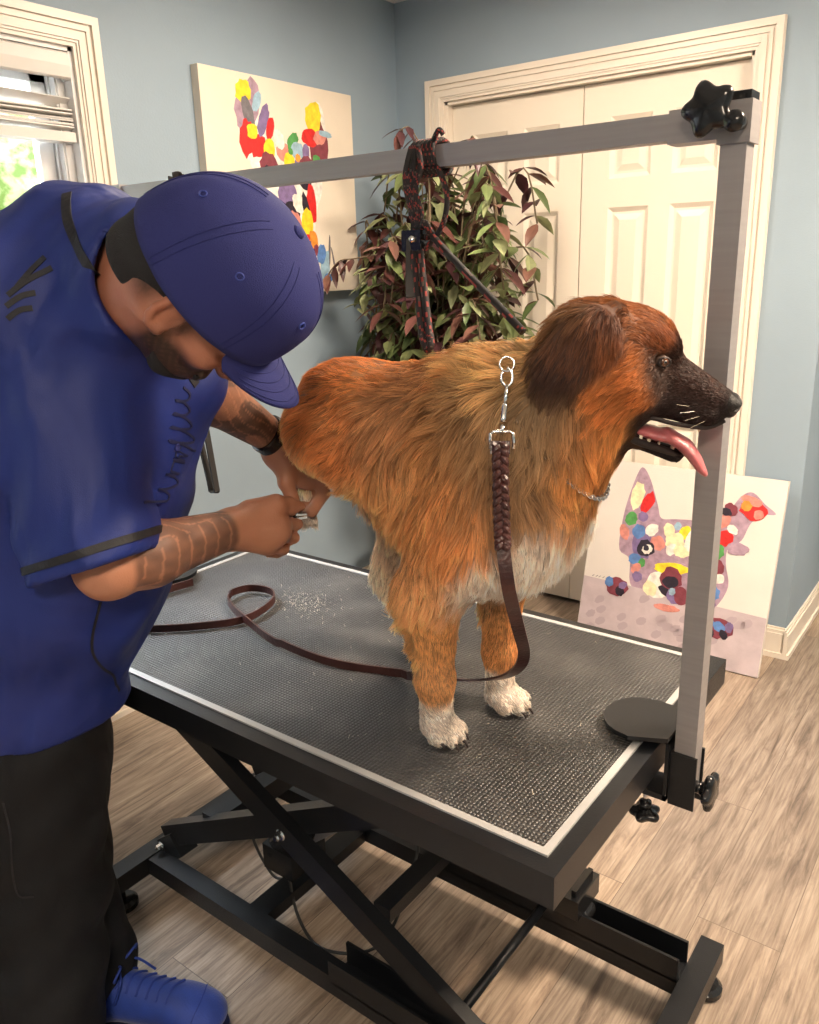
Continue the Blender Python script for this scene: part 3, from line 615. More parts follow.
bm = NB(); lathe(bm, (-1.46, 1.83, .30), (0, 0, 1), ((.19, 0), (.19, .02), (0, .03)), n=24); done(bm, 'soil', M['soil'], pl)
rn = random.Random(12)
lb = NB(); lc = lb.loops.layers.float_color.new('col')
def leaf_at(p, d, up, L_, W_, colr):
    d = V(d).normalized(); s = d.cross(V(up)).normalized(); n_ = s.cross(d)
    prof = ((0, 0), (.15, .55), (.38, 1), (.62, .85), (.85, .4), (1, 0)); rows = []
    for t_, w_ in prof:
        c = V(p)+d*L_*t_-n_*L_*.22*t_*t_; hw_ = W_*w_/2
        rows.append([lb.verts.new(c-s*hw_+n_*hw_*.25), lb.verts.new(c), lb.verts.new(c+s*hw_+n_*hw_*.25)])
    for i in range(len(rows)-1):
        for k in range(2):
            f = lb.faces.new((rows[i][k], rows[i][k+1], rows[i+1][k+1], rows[i+1][k])); f.smooth = True
            for l in f.loops:
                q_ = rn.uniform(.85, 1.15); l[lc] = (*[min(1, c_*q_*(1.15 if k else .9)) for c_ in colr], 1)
G = ((.17, .22, .085), (.23, .27, .12), (.11, .16, .06), (.28, .31, .16)); R3 = ((.085, .030, .028), (.13, .05, .042), (.06, .022, .026), (.17, .08, .06))
sb = NB(); base_c = V((-1.46, 1.83, .32))
for k in range(100):
    az = rn.uniform(0, 2*PI); rad = rn.uniform(.05, .36)**1.0; top = rn.uniform(1.05, 1.86) - rad*.30
    ex = base_c.x+rad*math.cos(az)*1.10+.02; ey = base_c.y+rad*math.sin(az)*.75
    ex = max(-1.80, min(ex, -1.02)); ey = min(ey, 2.12)
    m1 = V((base_c.x+.10*math.cos(az), base_c.y+.08*math.sin(az), .8+rn.uniform(0, .4)))
    tip = V((ex, ey, top)); droop = tip+V((math.cos(az)*.09, math.sin(az)*.05, -rn.uniform(.08, .26)))
    droop.x = max(-1.80, droop.x); droop.y = min(2.12, droop.y)
    path = spline([base_c+V((rn.uniform(-.05, .05), rn.uniform(-.05, .05), 0)), m1, tip, droop], 6)
    tube(sb, path, .0035, 5)
    redd = rn.random() < (.62 if ex < -1.5 else .30)
    for p in path[9:]:
        for q_ in range(2):
            a2_ = rn.uniform(0, 2*PI); d = V((math.cos(a2_), math.sin(a2_), rn.uniform(-1.1, .15)))
            cc = rn.choice(R3 if (redd if rn.random() < .8 else not redd) else G)
            L_ = rn.uniform(.08, .13); pp = p+d*.0
            if (pp+d.normalized()*L_).x < -1.86 or (pp+d.normalized()*L_).y > 2.17: continue
            leaf_at(pp, d, (rn.uniform(-.3, .3), rn.uniform(-.3, .3), 1), L_, L_*rn.uniform(.34, .46), cc)
# a loose low spray at the left
for p0, p1 in (((-1.70, 1.66, 1.46), (-1.80, 1.60, 1.38)), ((-1.20, 1.70, 1.82), (-1.12, 1.62, 1.78)), ((-1.42, 1.72, 1.84), (-1.46, 1.66, 1.88))):
    pth = spline([p0, (V(p0)+V(p1))/2+V((0, 0, .03)), p1], 5); tube(sb, [V((-1.46, 1.8, 1.5))]+pth, .0025, 5)
    for p in pth[::2]:
        for q_ in range(2): leaf_at(p, (rn.uniform(-.5, .5), rn.uniform(-.6, .2), rn.uniform(-1, -.1)), (0, 0, 1), .085, .028, rn.choice(R3))
done(sb, 'stem', mat('plant_stem', (.16, .12, .07), .6), pl, smooth=True)
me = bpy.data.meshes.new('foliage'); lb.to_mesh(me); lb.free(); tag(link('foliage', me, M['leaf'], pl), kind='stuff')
# ================================================================ ORGANIC SHAPES: distance fields meshed with surface nets
class Vol:
    def __init__(s, lo, hi, h):
        s.lo = np.array(lo, float); s.h = h; s.n = np.ceil((np.array(hi)-s.lo)/h).astype(int)+1
        s.F = np.full(s.n, 9.0, np.float32)
        s.ax = [s.lo[i]+h*np.arange(s.n[i]) for i in range(3)]
    def sub(s, lo, hi):
        a = np.clip(np.floor((np.array(lo)-s.lo)/s.h).astype(int), 0, s.n); b = np.clip(np.ceil((np.array(hi)-s.lo)/s.h).astype(int)+1, 0, s.n)
        if (b <= a).any(): return None
        sl = tuple(slice(a[i], b[i]) for i in range(3))
        X, Y, Z = np.meshgrid(*[s.ax[i][sl[i]] for i in range(3)], indexing='ij', sparse=True)
        return sl, X, Y, Z
    def comb(s, sl, d, k, op='u'):
        A = s.F[sl]; d = d.astype(np.float32)
        if op == 'u':
            h = np.maximum(k-np.abs(A-d), 0)/max(k, 1e-6); s.F[sl] = np.minimum(A, d)-h*h*k*.25
        else:
            d = -d; h = np.maximum(k-np.abs(A-d), 0)/max(k, 1e-6); s.F[sl] = np.maximum(A, d)+h*h*k*.25
    def cap(s, a, b, ra, rb, k=.02, op='u', sq=None):
        """round cone from a to b; sq=(axis vector, factor) squashes the section along an axis"""
        a = np.array(a, float); b = np.array(b, float); m = max(ra, rb)*(max(1, sq[1]) if sq else 1)+k+.02
        q = s.sub(np.minimum(a, b)-m, np.maximum(a, b)+m)
        if q is None: return
        sl, X, Y, Z = q; d = b-a; L2 = d@d
        px, py, pz = X-a[0], Y-a[1], Z-a[2]
        t = np.clip((px*d[0]+py*d[1]+pz*d[2])/L2, 0, 1)
        qx, qy, qz = px-t*d[0], py-t*d[1], pz-t*d[2]
        if sq:
            n = np.array(sq[0], float); n /= np.linalg.norm(n); c = qx*n[0]+qy*n[1]+qz*n[2]; f = 1/sq[1]-1
            qx, qy, qz = qx+c*n[0]*f, qy+c*n[1]*f, qz+c*n[2]*f
        r = ra+(rb-ra)*t
        s.comb(sl, (np.sqrt(qx*qx+qy*qy+qz*qz)-r)*(min(1, sq[1]) if sq else 1), k, op)
    def ell(s, c, r, k=.02, fx=None, fz=None, op='u'):
        """ellipsoid; fx, fz = directions of its first and third radius"""
        c = np.array(c, float); r = np.array(r, float); m = max(r)+k+.02
        q = s.sub(c-m, c+m)
        if q is None: return
        sl, X, Y, Z = q
        if fx is None: e = np.eye(3)
        else:
            x = np.array(fx, float); x /= np.linalg.norm(x); z = np.array(fz if fz is not None else (0, 0, 1), float); z -= x*(z@x); z /= np.linalg.norm(z); e = np.stack([x, np.cross(z, x), z])
        px, py, pz = X-c[0], Y-c[1], Z-c[2]
        u = [(px*e[i][0]+py*e[i][1]+pz*e[i][2]) for i in range(3)]
        k0 = np.sqrt(sum((u[i]/r[i])**2 for i in range(3))); k1 = np.sqrt(sum((u[i]/r[i]**2)**2 for i in range(3)))
        s.comb(sl, k0*(k0-1)/np.maximum(k1, 1e-6), k, op)
    def plane_cut(s, c, n, lo, hi, k=.004):
        """remove what lies on the +n side of the plane inside the box"""
        q = s.sub(lo, hi); sl, X, Y, Z = q; n = np.array(n, float); n /= np.linalg.norm(n)
        s.comb(sl, -((X-c[0])*n[0]+(Y-c[1])*n[1]+(Z-c[2])*n[2]), k, 'cut')
    def warp(s, fn, band=.03):
        X, Y, Z = np.meshgrid(*s.ax, indexing='ij', sparse=True); s.F = s.F+fn(X, Y, Z).astype(np.float32)
    def mesh(s):
        F = s.F; B = F < 0; n = s.n
        cnt = np.zeros(n-1, np.int8)
        for i in (0, 1):
            for j in (0, 1):
                for k in (0, 1): cnt += B[i:n[0]-1+i, j:n[1]-1+j, k:n[2]-1+k]
        act = (cnt > 0) & (cnt < 8); I, J, K = np.nonzero(act); idx = np.full(n-1, -1, np.int64); idx[act] = np.arange(len(I))
        P = np.zeros((len(I), 3)); C = np.zeros(len(I))
        for axn in range(3):
            o = [a for a in range(3) if a != axn]
            for p in (0, 1):
                for q in (0, 1):
                    a = [I, J, K]; a = [x.copy() for x in a]; a[o[0]] += p; a[o[1]] += q; b = [x.copy() for x in a]; b[axn] += 1
                    fa = F[tuple(a)]; fb = F[tuple(b)]; m = (fa < 0) != (fb < 0); t = np.where(m, fa/np.where(m, fa-fb, 1), 0)
                    for c_ in range(3): P[:, c_] += np.where(m, a[c_]+(t if c_ == axn else 0), 0)
                    C += m
        P = P/C[:, None]*s.h+s.lo
        quads = []
        for axn in range(3):
            o = [a for a in range(3) if a != axn]; sa = [slice(None)]*3; sb = [slice(None)]*3; sa[axn] = slice(0, n[axn]-1); sb[axn] = slice(1, n[axn])
            A = B[tuple(sa)]; D = B[tuple(sb)]; m = A != D; E = np.stack(np.nonzero(m), 1)
            ok = (E[:, o[0]] > 0) & (E[:, o[1]] > 0) & (E[:, o[0]] < n[o[0]]-1) & (E[:, o[1]] < n[o[1]]-1); E = E[ok]
            fl = A[tuple(E.T)]
            def g(p, q):
                e = E.copy(); e[:, o[0]] -= p; e[:, o[1]] -= q; return idx[tuple(e.T)]
            Q = np.stack([g(0, 0), g(1, 0), g(1, 1), g(0, 1)], 1)
            if axn == 1: fl = ~fl
            Q[~fl] = Q[~fl][:, ::-1]; quads.append(Q)
        return P, np.concatenate(quads)
def npmesh(name, P, Q):
    me = bpy.data.meshes.new(name); me.vertices.add(len(P)); me.vertices.foreach_set('co', P.astype(np.float32).ravel())
    k = Q.shape[1]; me.loops.add(len(Q)*k); me.loops.foreach_set('vertex_index', Q.astype(np.int32).ravel())
    me.polygons.add(len(Q)); me.polygons.foreach_set('loop_start', (np.arange(len(Q))*k).astype(np.int32))
    me.update(); me.validate(); me.shade_smooth(); return me
def vcol(me, C, name='col'):
    a = me.color_attributes.new(name, 'FLOAT_COLOR', 'POINT'); a.data.foreach_set('color', np.concatenate([C, np.ones((len(C), 1))], 1).astype(np.float32).ravel())
def wob(P, f, seed, n=5):
    """smooth pseudo noise in [-1,1]"""
    r = np.random.RandomState(seed); o = np.zeros(len(P))
    for i in range(n):
        d = r.normal(size=3); d /= np.linalg.norm(d); o += np.sin(P@d*f*(.7+.8*r.rand())+r.rand()*7)
    return o/n*1.5
def normals(P, Q):
    a = P[Q[:, 2]]-P[Q[:, 0]]; b = P[Q[:, 3]]-P[Q[:, 1]]; fn = np.cross(a, b); N = np.zeros_like(P)
    for k in range(4): np.add.at(N, Q[:, k], fn)
    return N/np.maximum(np.linalg.norm(N, axis=1), 1e-12)[:, None], fn/2
def amat(name, rough=.6, sheen=0, bump=0, bscale=200, sss=0, spec=.4, trl=0, var=0):
    m = mat(name, (.5, .5, .5), rough, bump=bump, bscale=bscale, sheen=sheen, sss=sss, spec=spec); nt = m.node_tree; b = nt.nodes['Principled BSDF']; L = nt.links.new
    a = nt.nodes.new('ShaderNodeVertexColor'); a.layer_name = 'col'; L(a.outputs[0], b.inputs['Base Color'])
    if trl:
        t = nt.nodes.new('ShaderNodeBsdfTranslucent'); L(a.outputs[0], t.inputs[0]); mx = nt.nodes.new('ShaderNodeMixShader'); mx.inputs[0].default_value = trl
        L(b.outputs[0], mx.inputs[1]); L(t.outputs[0], mx.inputs[2]); L(mx.outputs[0], nt.nodes['Material Output'].inputs[0])
    return m
def field(P, anchors, key, sharp=2):
    """inverse-distance blend of anchor values (position, radius, ...)"""
    W = np.zeros(len(P)); O = 0
    for a in anchors:
        d = np.linalg.norm((P-np.array(a['p']))/np.array(a.get('r', .1)), axis=1); w = np.exp(-d*d*sharp)+1e-9
        O = O+w[:, None]*np.atleast_1d(np.array(a[key], float))[None, :]; W += w
    return O/W[:, None]

# ================================================================ THE DOG
dog = empty('dog', (-.36, .22, TZ), 'big fluffy red-brown dog with white paws and open mouth standing on the table', 'dog')

hf = np.array((.90, .40, -.27)); hf /= np.linalg.norm(hf)  # where the head points
hs = np.cross(hf, (0, 0, 1)); hs /= np.linalg.norm(hs)        # its right side
ht = np.cross(hs, hf)                                          # its top
HC = np.array((-.020, .250, 1.310))
def H(f, s, t): return HC+hf*f+hs*s+ht*t
PW0 = (-0.6079, 0.2212, 1.0183)
vd = Vol((-.86, -.02, .69), (.22, .50, 1.45), .005)
# trunk
vd.ell((-.245, .215, 1.125), (.19, .118, .160), .05, (1, -.05, .10))
vd.ell((-.190, .215, 1.075), (.105, .112, .120), .05)
vd.ell((-.39, .225, 1.180), (.18, .105, .106), .06, (1, 0, .03))
vd.ell((-.490, .235, 1.180), (.105, .103, .090), .05)
vd.ell((-.20, .215, 1.235), (.12, .085, .075), .05)
vd.ell((-.145, .215, 1.075), (.060, .080, .085), .05)
# neck and ruff
vd.cap((-.16, .215, 1.20), (-.045, .235, 1.275), .108, .078, .06)
vd.cap((-.16, .215, 1.14), (-.08, .225, 1.21), .088, .062, .05)
vd.ell(H(-.012, 0, -.092), (.040, .046, .036), .03, hf, ht)
# front legs
for (sh, el, wr, pa, wd) in (((-.205, .140, 1.06), (-.270, .130, .955), (-.270, .142, .800), (-.272, .146, .725), 1), ((-.155, .280, 1.06), (-.230, .286, .955), (-.238, .286, .800), (-.236, .286, .725), .92)):
    vd.cap(sh, el, .075*wd, .050*wd, .04); vd.cap(el, wr, .046*wd, .028*wd, .03); vd.cap(wr, pa, .027*wd, .026*wd, .02)
    f = np.array((.93, -.30 if wd == 1 else -.22, 0)); f /= np.linalg.norm(f); s_ = np.array((-f[1], f[0], 0)); p = np.array(pa)
    vd.ell(p+f*.014+(0, 0, -.006), (.036, .031, .020), .012, f)
    for k, (o, ff) in enumerate(((-.025, .026), (-.009, .042), (.009, .042), (.025, .026))):
        vd.ell(p+f*ff+s_*o+(0, 0, -.010), (.019, .0092, .0135), .003, f)
# hind leg standing (far side), partly hidden behind the front leg
vd.cap((-.49, .295, 1.11), (-.44, .325, .985), .080, .056, .05); vd.cap((-.45, .325, .985), (-.530, .350, .855), .050, .030, .03)
vd.cap((-.530, .350, .855), (-.465, .355, .735), .025, .025, .02); vd.ell((-.435, .355, .722), (.042, .030, .020), .012)
# lifted hind leg (near side): thigh back, hock up, paw down into the hand
vd.cap((-.480, .185, 1.200), (-.490, .165, 1.185), .080, .058, .05); vd.cap((-.490, .165, 1.185), (-.562, .180, 1.175), .048, .030, .04)
vd.cap((-.500, .165, 1.165), (-.450, .165, 1.155), .046, .056, .04)
vd.cap((-.562, .185, 1.17), (-.580, .215, 1.14), .028, .022, .02); vd.cap((-.580, .215, 1.14), PW0, .019, .015, .02)
vd.ell(PW0, (.017, .018, .026), .01)
for k in (-1, 0, 1): vd.ell((PW0[0]+.004+.010*k, PW0[1]-.006+.006*k, PW0[2]-.024), (.008, .008, .013), .003)
# skull
vd.ell(H(-.035, 0, .008), (.080, .066, .058), .02, hf, ht)
vd.ell(H(.008, 0, .014), (.056, .052, .050), .02, hf, ht)
vd.ell(H(-.01, .035, -.040), (.055, .032, .048), .03, hf, ht); vd.ell(H(-.01, -.035, -.040), (.055, .032, .048), .03, hf, ht)
for sg in (1, -1): vd.cap(H(.022, .034*sg, .034), H(.052, .026*sg, .026), .014, .011, .012)
# muzzle: upper
vd.cap(H(.055, 0, -.018), H(.134, 0, -.028), .040, .0215, .014, sq=(hs, .90))
for sg in (1, -1): vd.cap(H(.050, .016*sg, -.043), H(.122, .010*sg, -.048), .022, .016, .012)
# lower jaw, dropped open
for sg in (1, -1): vd.cap(H(-.005, .026*sg, -.090), H(.100, .008*sg, -.110), .017, .0085, .010)
vd.cap(H(-.02, 0, -.095), H(.104, 0, -.110), .017, .009, .010)
# mouth cavity
vd.cap(H(.006, 0, -.082), H(.125, 0, -.088), .010, .016, .003, op='cut', sq=(hs, 3.0))
# eye sockets
for sg in (1, -1): vd.ell(H(.043, .050*sg, .010), (.013, .010, .009), .005, hf, ht, op='cut')
# hanging ears: flat flaps from high on the skull
def ear(sg):
    r = H(-.035, .050*sg, .048); m = H(-.060, .078*sg, .020); e = H(-.080, .086*sg, -.030); t = H(-.082, .084*sg, -.055)
    vd.cap(r, m, .020, .032, .012, sq=(hs, .6)); vd.cap(m, e, .034, .036, .012, sq=(hs, .40)); vd.cap(e, t, .035, .018, .01, sq=(hs, .35))
ear(1); ear(-1)
DP, DQ = vd.mesh(); DN, DFN = normals(DP, DQ)
if (DN*(DP-DP.mean(0))).sum() < 0: DQ = DQ[:, ::-1]; DN, DFN = normals(DP, DQ)
def srgb(*c): return tuple(((x/255)/12.92 if x/255 <= .04045 else ((x/255+.055)/1.055)**2.4) for x in c)
# anchors: position, reach, colour, combing direction, strand length
CT = np.array((1.68, 2.0, 2.65))
OR = srgb(196, 124, 62); GO = srgb(214, 158, 96); DK = srgb(92, 58, 38); RB = srgb(138, 76, 40); GR = srgb(128, 104, 76); WH = (.64, .46, .30); BK = srgb(38, 26, 22); LT = (.50, .31, .155)
def A(p, r, c, d, l): return dict(p=p, r=r, c=c, d=d, l=l)
AN = [
 A((-.55, .22, 1.28), .10, srgb(200, 116, 50), (-.9, 0, -.25), .030), A((-.42, .22, 1.29), .09, srgb(192, 116, 54), (-1, 0, -.1), .030), A((-.30, .20, 1.28), .07, srgb(170, 112, 62), (-.9, 0, -.4), .040),
 A((-.45, .12, 1.20), .07, srgb(186, 112, 56), (-.7, 0, -.7), .042), A((-.34, .10, 1.22), .06, srgb(176, 122, 74), (-.6, 0, -.8), .048), A((-.30, .09, 1.10), .07, srgb(198, 138, 80), (-.35, -.1, -.95), .052), A((-.38, .12, 1.06), .06, srgb(204, 146, 88), (-.5, 0, -.9), .050), A((-.22, .09, 1.20), .05, srgb(172, 116, 64), (-.5, 0, -.9), .055),
 A((-.24, .22, 1.32), .06, srgb(178, 126, 70), (-.75, 0, .35), .052), A((-.17, .18, 1.30), .06, srgb(196, 146, 86), (-.75, 0, .2), .055), A((-.18, .10, 1.22), .05, srgb(150, 108, 66), (-.4, 0, -.9), .055),
 A((-.20, .09, 1.12), .06, srgb(186, 120, 64), (-.25, 0, -1), .052), A((-.12, .12, 1.14), .05, srgb(140, 100, 62), (.1, 0, -1), .052), A((-.09, .14, 1.22), .05, srgb(142, 106, 68), (-.2, 0, -1), .052), A((-.04, .17, 1.17), .05, srgb(192, 124, 62), (.1, 0, -1), .040),
 A((-.04, .19, 1.12), .05, srgb(188, 128, 70), (.2, .1, -1), .040), A((-.09, .15, 1.03), .06, WH, (.05, 0, -1), .034), A((-.15, .12, .99), .05, WH, (0, 0, -1), .040), A((-.22, .20, .95), .05, LT, (-.1, 0, -1), .038), A((-.04, .26, 1.05), .06, WH, (.1, .1, -1), .034),
 A((-.26, .12, 1.00), .06, srgb(202, 142, 86), (-.3, 0, -1), .045), A((-.31, .13, .92), .045, GO, (-1, 0, -.6), .055), A((-.24, .11, .90), .04, srgb(192, 130, 72), (.0, 0, -1), .018), A((-.30, .14, .84), .030, GO, (-1, 0, -.7), .036), A((-.245, .12, .81), .035, srgb(196, 134, 78), (.1, 0, -1), .010),
 A((-.25, .14, .735), (.06, .05, .024), WH, (.75, -.2, -.4), .011), A((-.225, .30, .735), (.06, .05, .024), WH, (.75, -.2, -.4), .011),
 A((-.27, .30, .93), .045, GO, (-1, 0, -.6), .052), A((-.19, .28, .90), .04, srgb(190, 126, 68), (0, 0, -1), .014), A((-.23, .30, .82), .035, srgb(186, 122, 66), (-.4, 0, -1), .014), A((-.17, .32, .97), .05, GO, (.3, 0, -1), .045),
 A((-.57, .14, 1.20), .06, srgb(206, 148, 84), (-.5, -.1, -.85), .032), A((-.53, .10, 1.13), .06, srgb(216, 164, 106), (-.4, 0, -.8), .026), A((-.49, .10, 1.06), .05, srgb(218, 172, 122), (-.1, 0, -1), .024), A((-.60, .17, 1.13), .05, srgb(216, 166, 104), (-.4, 0, -.85), .028), A((-.595, .2, 1.08), .030, srgb(216, 180, 130), (-.2, 0, -1), .020), A((-.585, .2, 1.02), .03, WH, (0, 0, -1), .008),
 A((-.55, .32, 1.0), .07, srgb(196, 158, 120), (-.4, .1, -.9), .042), A((-.56, .35, .86), .05, srgb(206, 172, 132), (-.4, 0, -.9), .030), A((-.50, .35, .73), .035, WH, (.7, 0, -.3), .010), A((-.45, .2, 1.05), .06, srgb(196, 150, 104), (-.5, 0, -.9), .040),]
hd = lambda f, s, t: tuple(H(f, s, t)); di = lambda f, s, t: tuple(hf*f+hs*s+ht*t)
for sg in (1, -1):
    AN += [A(hd(.01, .03*sg, .07), .03, srgb(132, 72, 32), di(-1, .3*sg, .25), .015), A(hd(-.06, .02*sg, .07), .04, srgb(128, 74, 36), di(-1, .5*sg, 0), .020), A(hd(-.10, .05*sg, .04), .04, srgb(116, 78, 46), di(-.8, .2*sg, -.5), .035),
     A(hd(.035, .045*sg, .042), .018, srgb(122, 64, 30), di(-.8, .2*sg, .6), .012), A(hd(.040, .055*sg, -.004), .020, srgb(58, 36, 24), di(-.6, .2*sg, -.6), .009), A(hd(.070, .030*sg, .02), .020, srgb(56, 33, 22), di(-.8, .3*sg, .3), .009),
     A(hd(.10, .025*sg, -.005), .028, srgb(58, 34, 24), di(-1, .1*sg, -.1), .007), A(hd(.10, .03*sg, -.05), .026, srgb(42, 26, 20), di(-.9, .1*sg, -.3), .006), A(hd(.148, 0, -.03), .015, BK, di(-1, 0, 0), .002),
     A(hd(.01, .060*sg, -.02), .022, srgb(160, 88, 38), di(-.8, .2*sg, -.55), .014), A(hd(-.020, .06*sg, -.055), .026, srgb(170, 98, 44), di(-.6, .1*sg, -.75), .026), A(hd(-.045, .05*sg, -.10), .035, srgb(182, 110, 52), di(-.3, 0, -1), .046), A(hd(.005, .03*sg, -.118), .020, srgb(150, 86, 42), di(-.5, 0, -.9), .036),
     A(hd(.03, .04*sg, -.068), .016, srgb(40, 24, 19), di(-.8, 0, -.5), .004), A(hd(.03, .03*sg, -.110), .018, srgb(34, 23, 20), di(-.9, 0, -.3), .008), A(hd(.085, .015*sg, -.115), .022, srgb(32, 22, 19), di(-.9, 0, -.3), .004),
     A(hd(-.04, .075*sg, .045), .024, srgb(88, 48, 27), di(-.35, .1*sg, -.9), .020), A(hd(-.075, .10*sg, .005), .030, srgb(84, 48, 28), di(-.25, .1*sg, -1), .028), A(hd(-.085, .10*sg, -.045), .028, srgb(58, 35, 25), di(-.15, 0, -1), .030), A(hd(-.030, .09*sg, .015), .02, srgb(112, 62, 32), di(-.1, .1*sg, -1), .018)]
for a_ in AN: a_['c'] = tuple(np.array(a_['c'])*CT)
DC = field(DP, AN, 'c', 1.6); DC *= (1+.10*wob(DP, 60, 3))[:, None]
# mouth lining and lips
rel = DP-HC; rf, rs, rt = rel@hf, rel@hs, rel@ht
inm = (rf > -.02) & (rf < .125) & (np.abs(rs) < .050) & (rt < -.08) & (rt > -.115) & (DN@ht*1 > .2) & (rt < -.080)
inm2 = (rf > -.02) & (rf < .12) & (np.abs(rs) < .048) & (DN@ht < -.35) & (rt > -.085) & (rt < -.06)
DC[inm | inm2] = srgb(48, 22, 22)
hide = inm | inm2
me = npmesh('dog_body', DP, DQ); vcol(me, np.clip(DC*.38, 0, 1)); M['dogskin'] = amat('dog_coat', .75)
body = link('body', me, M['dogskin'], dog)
# ---- fur: tapered ribbons combed over the body
def fur(P, Q, N, FN, AN, count, name, parent, m, seed=1, hide=None, lenmul=1, width=.00095, drop=0.0, lift0=.32, segs=4):
    r = np.random.RandomState(seed); area_ = np.linalg.norm(FN, axis=1)
    ctr = P[Q].mean(1); Ls = field(ctr, AN, 'l', 1.6)[:, 0]
    hd_ = np.linalg.norm(ctr-H(.04, 0, -.02), axis=1) < .115; w = area_/np.clip(Ls, .006, .05)**.45*np.where(hd_, 2.6, 1)
    if hide is not None: w = w*(~hide[Q].any(1))
    f = r.choice(len(Q), count, p=w/w.sum()); u, v = r.rand(count, 1), r.rand(count, 1); q = P[Q[f]]
    p = q[:, 0]*(1-u)*(1-v)+q[:, 1]*u*(1-v)+q[:, 2]*u*v+q[:, 3]*(1-u)*v
    qn = N[Q[f]]; n = qn.mean(1); n /= np.linalg.norm(n, axis=1)[:, None]
    C = field(p, AN, 'c', 1.6); D = field(p, AN, 'd', 1.6); L = field(p, AN, 'l', 1.6)[:, 0]*lenmul
    # clumping: strands lean together in locks
    lf = np.clip(L/.05, .1, 1)[:, None]
    K = np.stack([wob(p, 75, seed+10, 6), wob(p, 75, seed+11, 6), wob(p, 75, seed+12, 6)], 1)*.42*lf+np.stack([wob(p, 22, seed+20), wob(p, 22, seed+21), wob(p, 22, seed+22)], 1)*.25*lf+r.normal(size=p.shape)*.13
    D = D+K; D = D-n*(D*n).sum(1)[:, None]; D /= np.maximum(np.linalg.norm(D, axis=1), 1e-6)[:, None]
    L = L*r.uniform(.6, 1.15, count)*(1+.22*wob(p, 60, seed+30)); lf = lf[:, 0]
    lift = lift0*r.uniform(.6, 1.5, count)*(1+.5*(L > .04))
    NC = max(1, count//16); ci = r.choice(count, NC, replace=False); from mathutils.kdtree import KDTree
    kd = KDTree(NC)
    for j, i_ in enumerate(ci): kd.insert(p[i_], j)
    kd.balance(); near = ci[np.array([kd.find(x)[1] for x in p])]
    ctone = (1+r.normal(size=count)*.15)[near]; D = D*.45+D[near]*.55; D /= np.maximum(np.linalg.norm(D, axis=1), 1e-6)[:, None]; L = L*.5+L[near]*.5
    S_ = segs; pts = np.zeros((count, S_+1, 3)); dp_ = np.minimum(.002, L*.06)[:, None]; pts[:, 0] = p-n*dp_; cur = p-n*dp_
    g = np.array((0, 0, -1.0)); curl = r.normal(size=(count, 3))*.18
    for k in range(1, S_+1):
        t = k/S_; d = D+n*(lift*(1-t*.9))[:, None]+g*(lf*.30*t)[:, None]+curl*t*lf[:, None]; d /= np.linalg.norm(d, axis=1)[:, None]
        cur = cur+d*(L/S_)[:, None]; pts[:, k] = cur
    cw = (np.clip((L-.008)/.03, 0, 1)*.62)[:, None]
    for k in range(1, S_+1): pts[:, k] += (pts[near, k]-pts[:, k])*cw*(k/S_)**1.2
    side = np.cross(D, n); side += n*r.normal(size=(count, 1))*.45; side /= np.linalg.norm(side, axis=1)[:, None]
    wid = width*r.uniform(.7, 1.3, count)*(.8+.5*lf)
    prof = [1, .95, .8, .5, .05] if S_ == 4 else list(np.linspace(1, .05, S_+1))
    Vv = np.zeros((count, S_+1, 2, 3)); Cc = np.zeros((count, S_+1, 2, 3))
    tone = (1+r.normal(size=count)*.12+.10*wob(p, 110, seed+40)*lf)*ctone
    for k in range(S_+1):
        o = side*(wid*prof[k]/2)[:, None]; Vv[:, k, 0] = pts[:, k]-o; Vv[:, k, 1] = pts[:, k]+o
        Cc[:, k, :] = (C*(tone*(.58+.56*k/S_))[:, None])[:, None, :]  # roots darker than tips: depth shade put into the strand colour
    b = np.arange(count)[:, None]*(2*(S_+1)); qs = np.stack([np.stack([b[:, 0]+2*k, b[:, 0]+2*k+1, b[:, 0]+2*k+3, b[:, 0]+2*k+2], 1) for k in range(S_)], 1).reshape(-1, 4)
    me = npmesh(name, Vv.reshape(-1, 3), qs); vcol(me, np.clip(Cc.reshape(-1, 3), 0, 1)); return link(name, me, m, parent)
M['fur'] = amat('fur_strand', .55, trl=.36, spec=.3)
FURN = 190000
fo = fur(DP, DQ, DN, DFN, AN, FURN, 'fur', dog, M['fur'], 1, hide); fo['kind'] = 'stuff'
# ---- face details
def ball(c, r, name, m, parent, sx=(1, 1, 1), smooth=True, seg=20):
    bm = NB(); bmesh.ops.create_uvsphere(bm, u_segments=seg, v_segments=seg//2, radius=1)
    e = Matrix((tuple(hf), tuple(hs), tuple(ht))).transposed()
    for v in bm.verts: v.co = V(c)+e @ V((v.co.x*r*sx[0], v.co.y*r*sx[1], v.co.z*r*sx[2]))
    return done(bm, name, m, parent, smooth=smooth)
M['iris'] = mat('amber_iris', (.10, .035, .012), .08, coat=1); M['pupil'] = mat('pupil_black', (.004, .004, .004), .05, coat=1); M['sclera'] = mat('eye_white', (.16, .11, .09), .15)
M['nose'] = mat('wet_black_nose', (.010, .009, .009), .28, bump=.8, bscale=900); M['tongue'] = mat('pink_tongue', (.50, .14, .15), .28, bump=.35, bscale=500, var=.15, vscale=60, sss=.1)
M['gum'] = mat('dark_lip', (.020, .011, .010), .6); M['tooth'] = mat('tooth', (.80, .70, .52), .25)
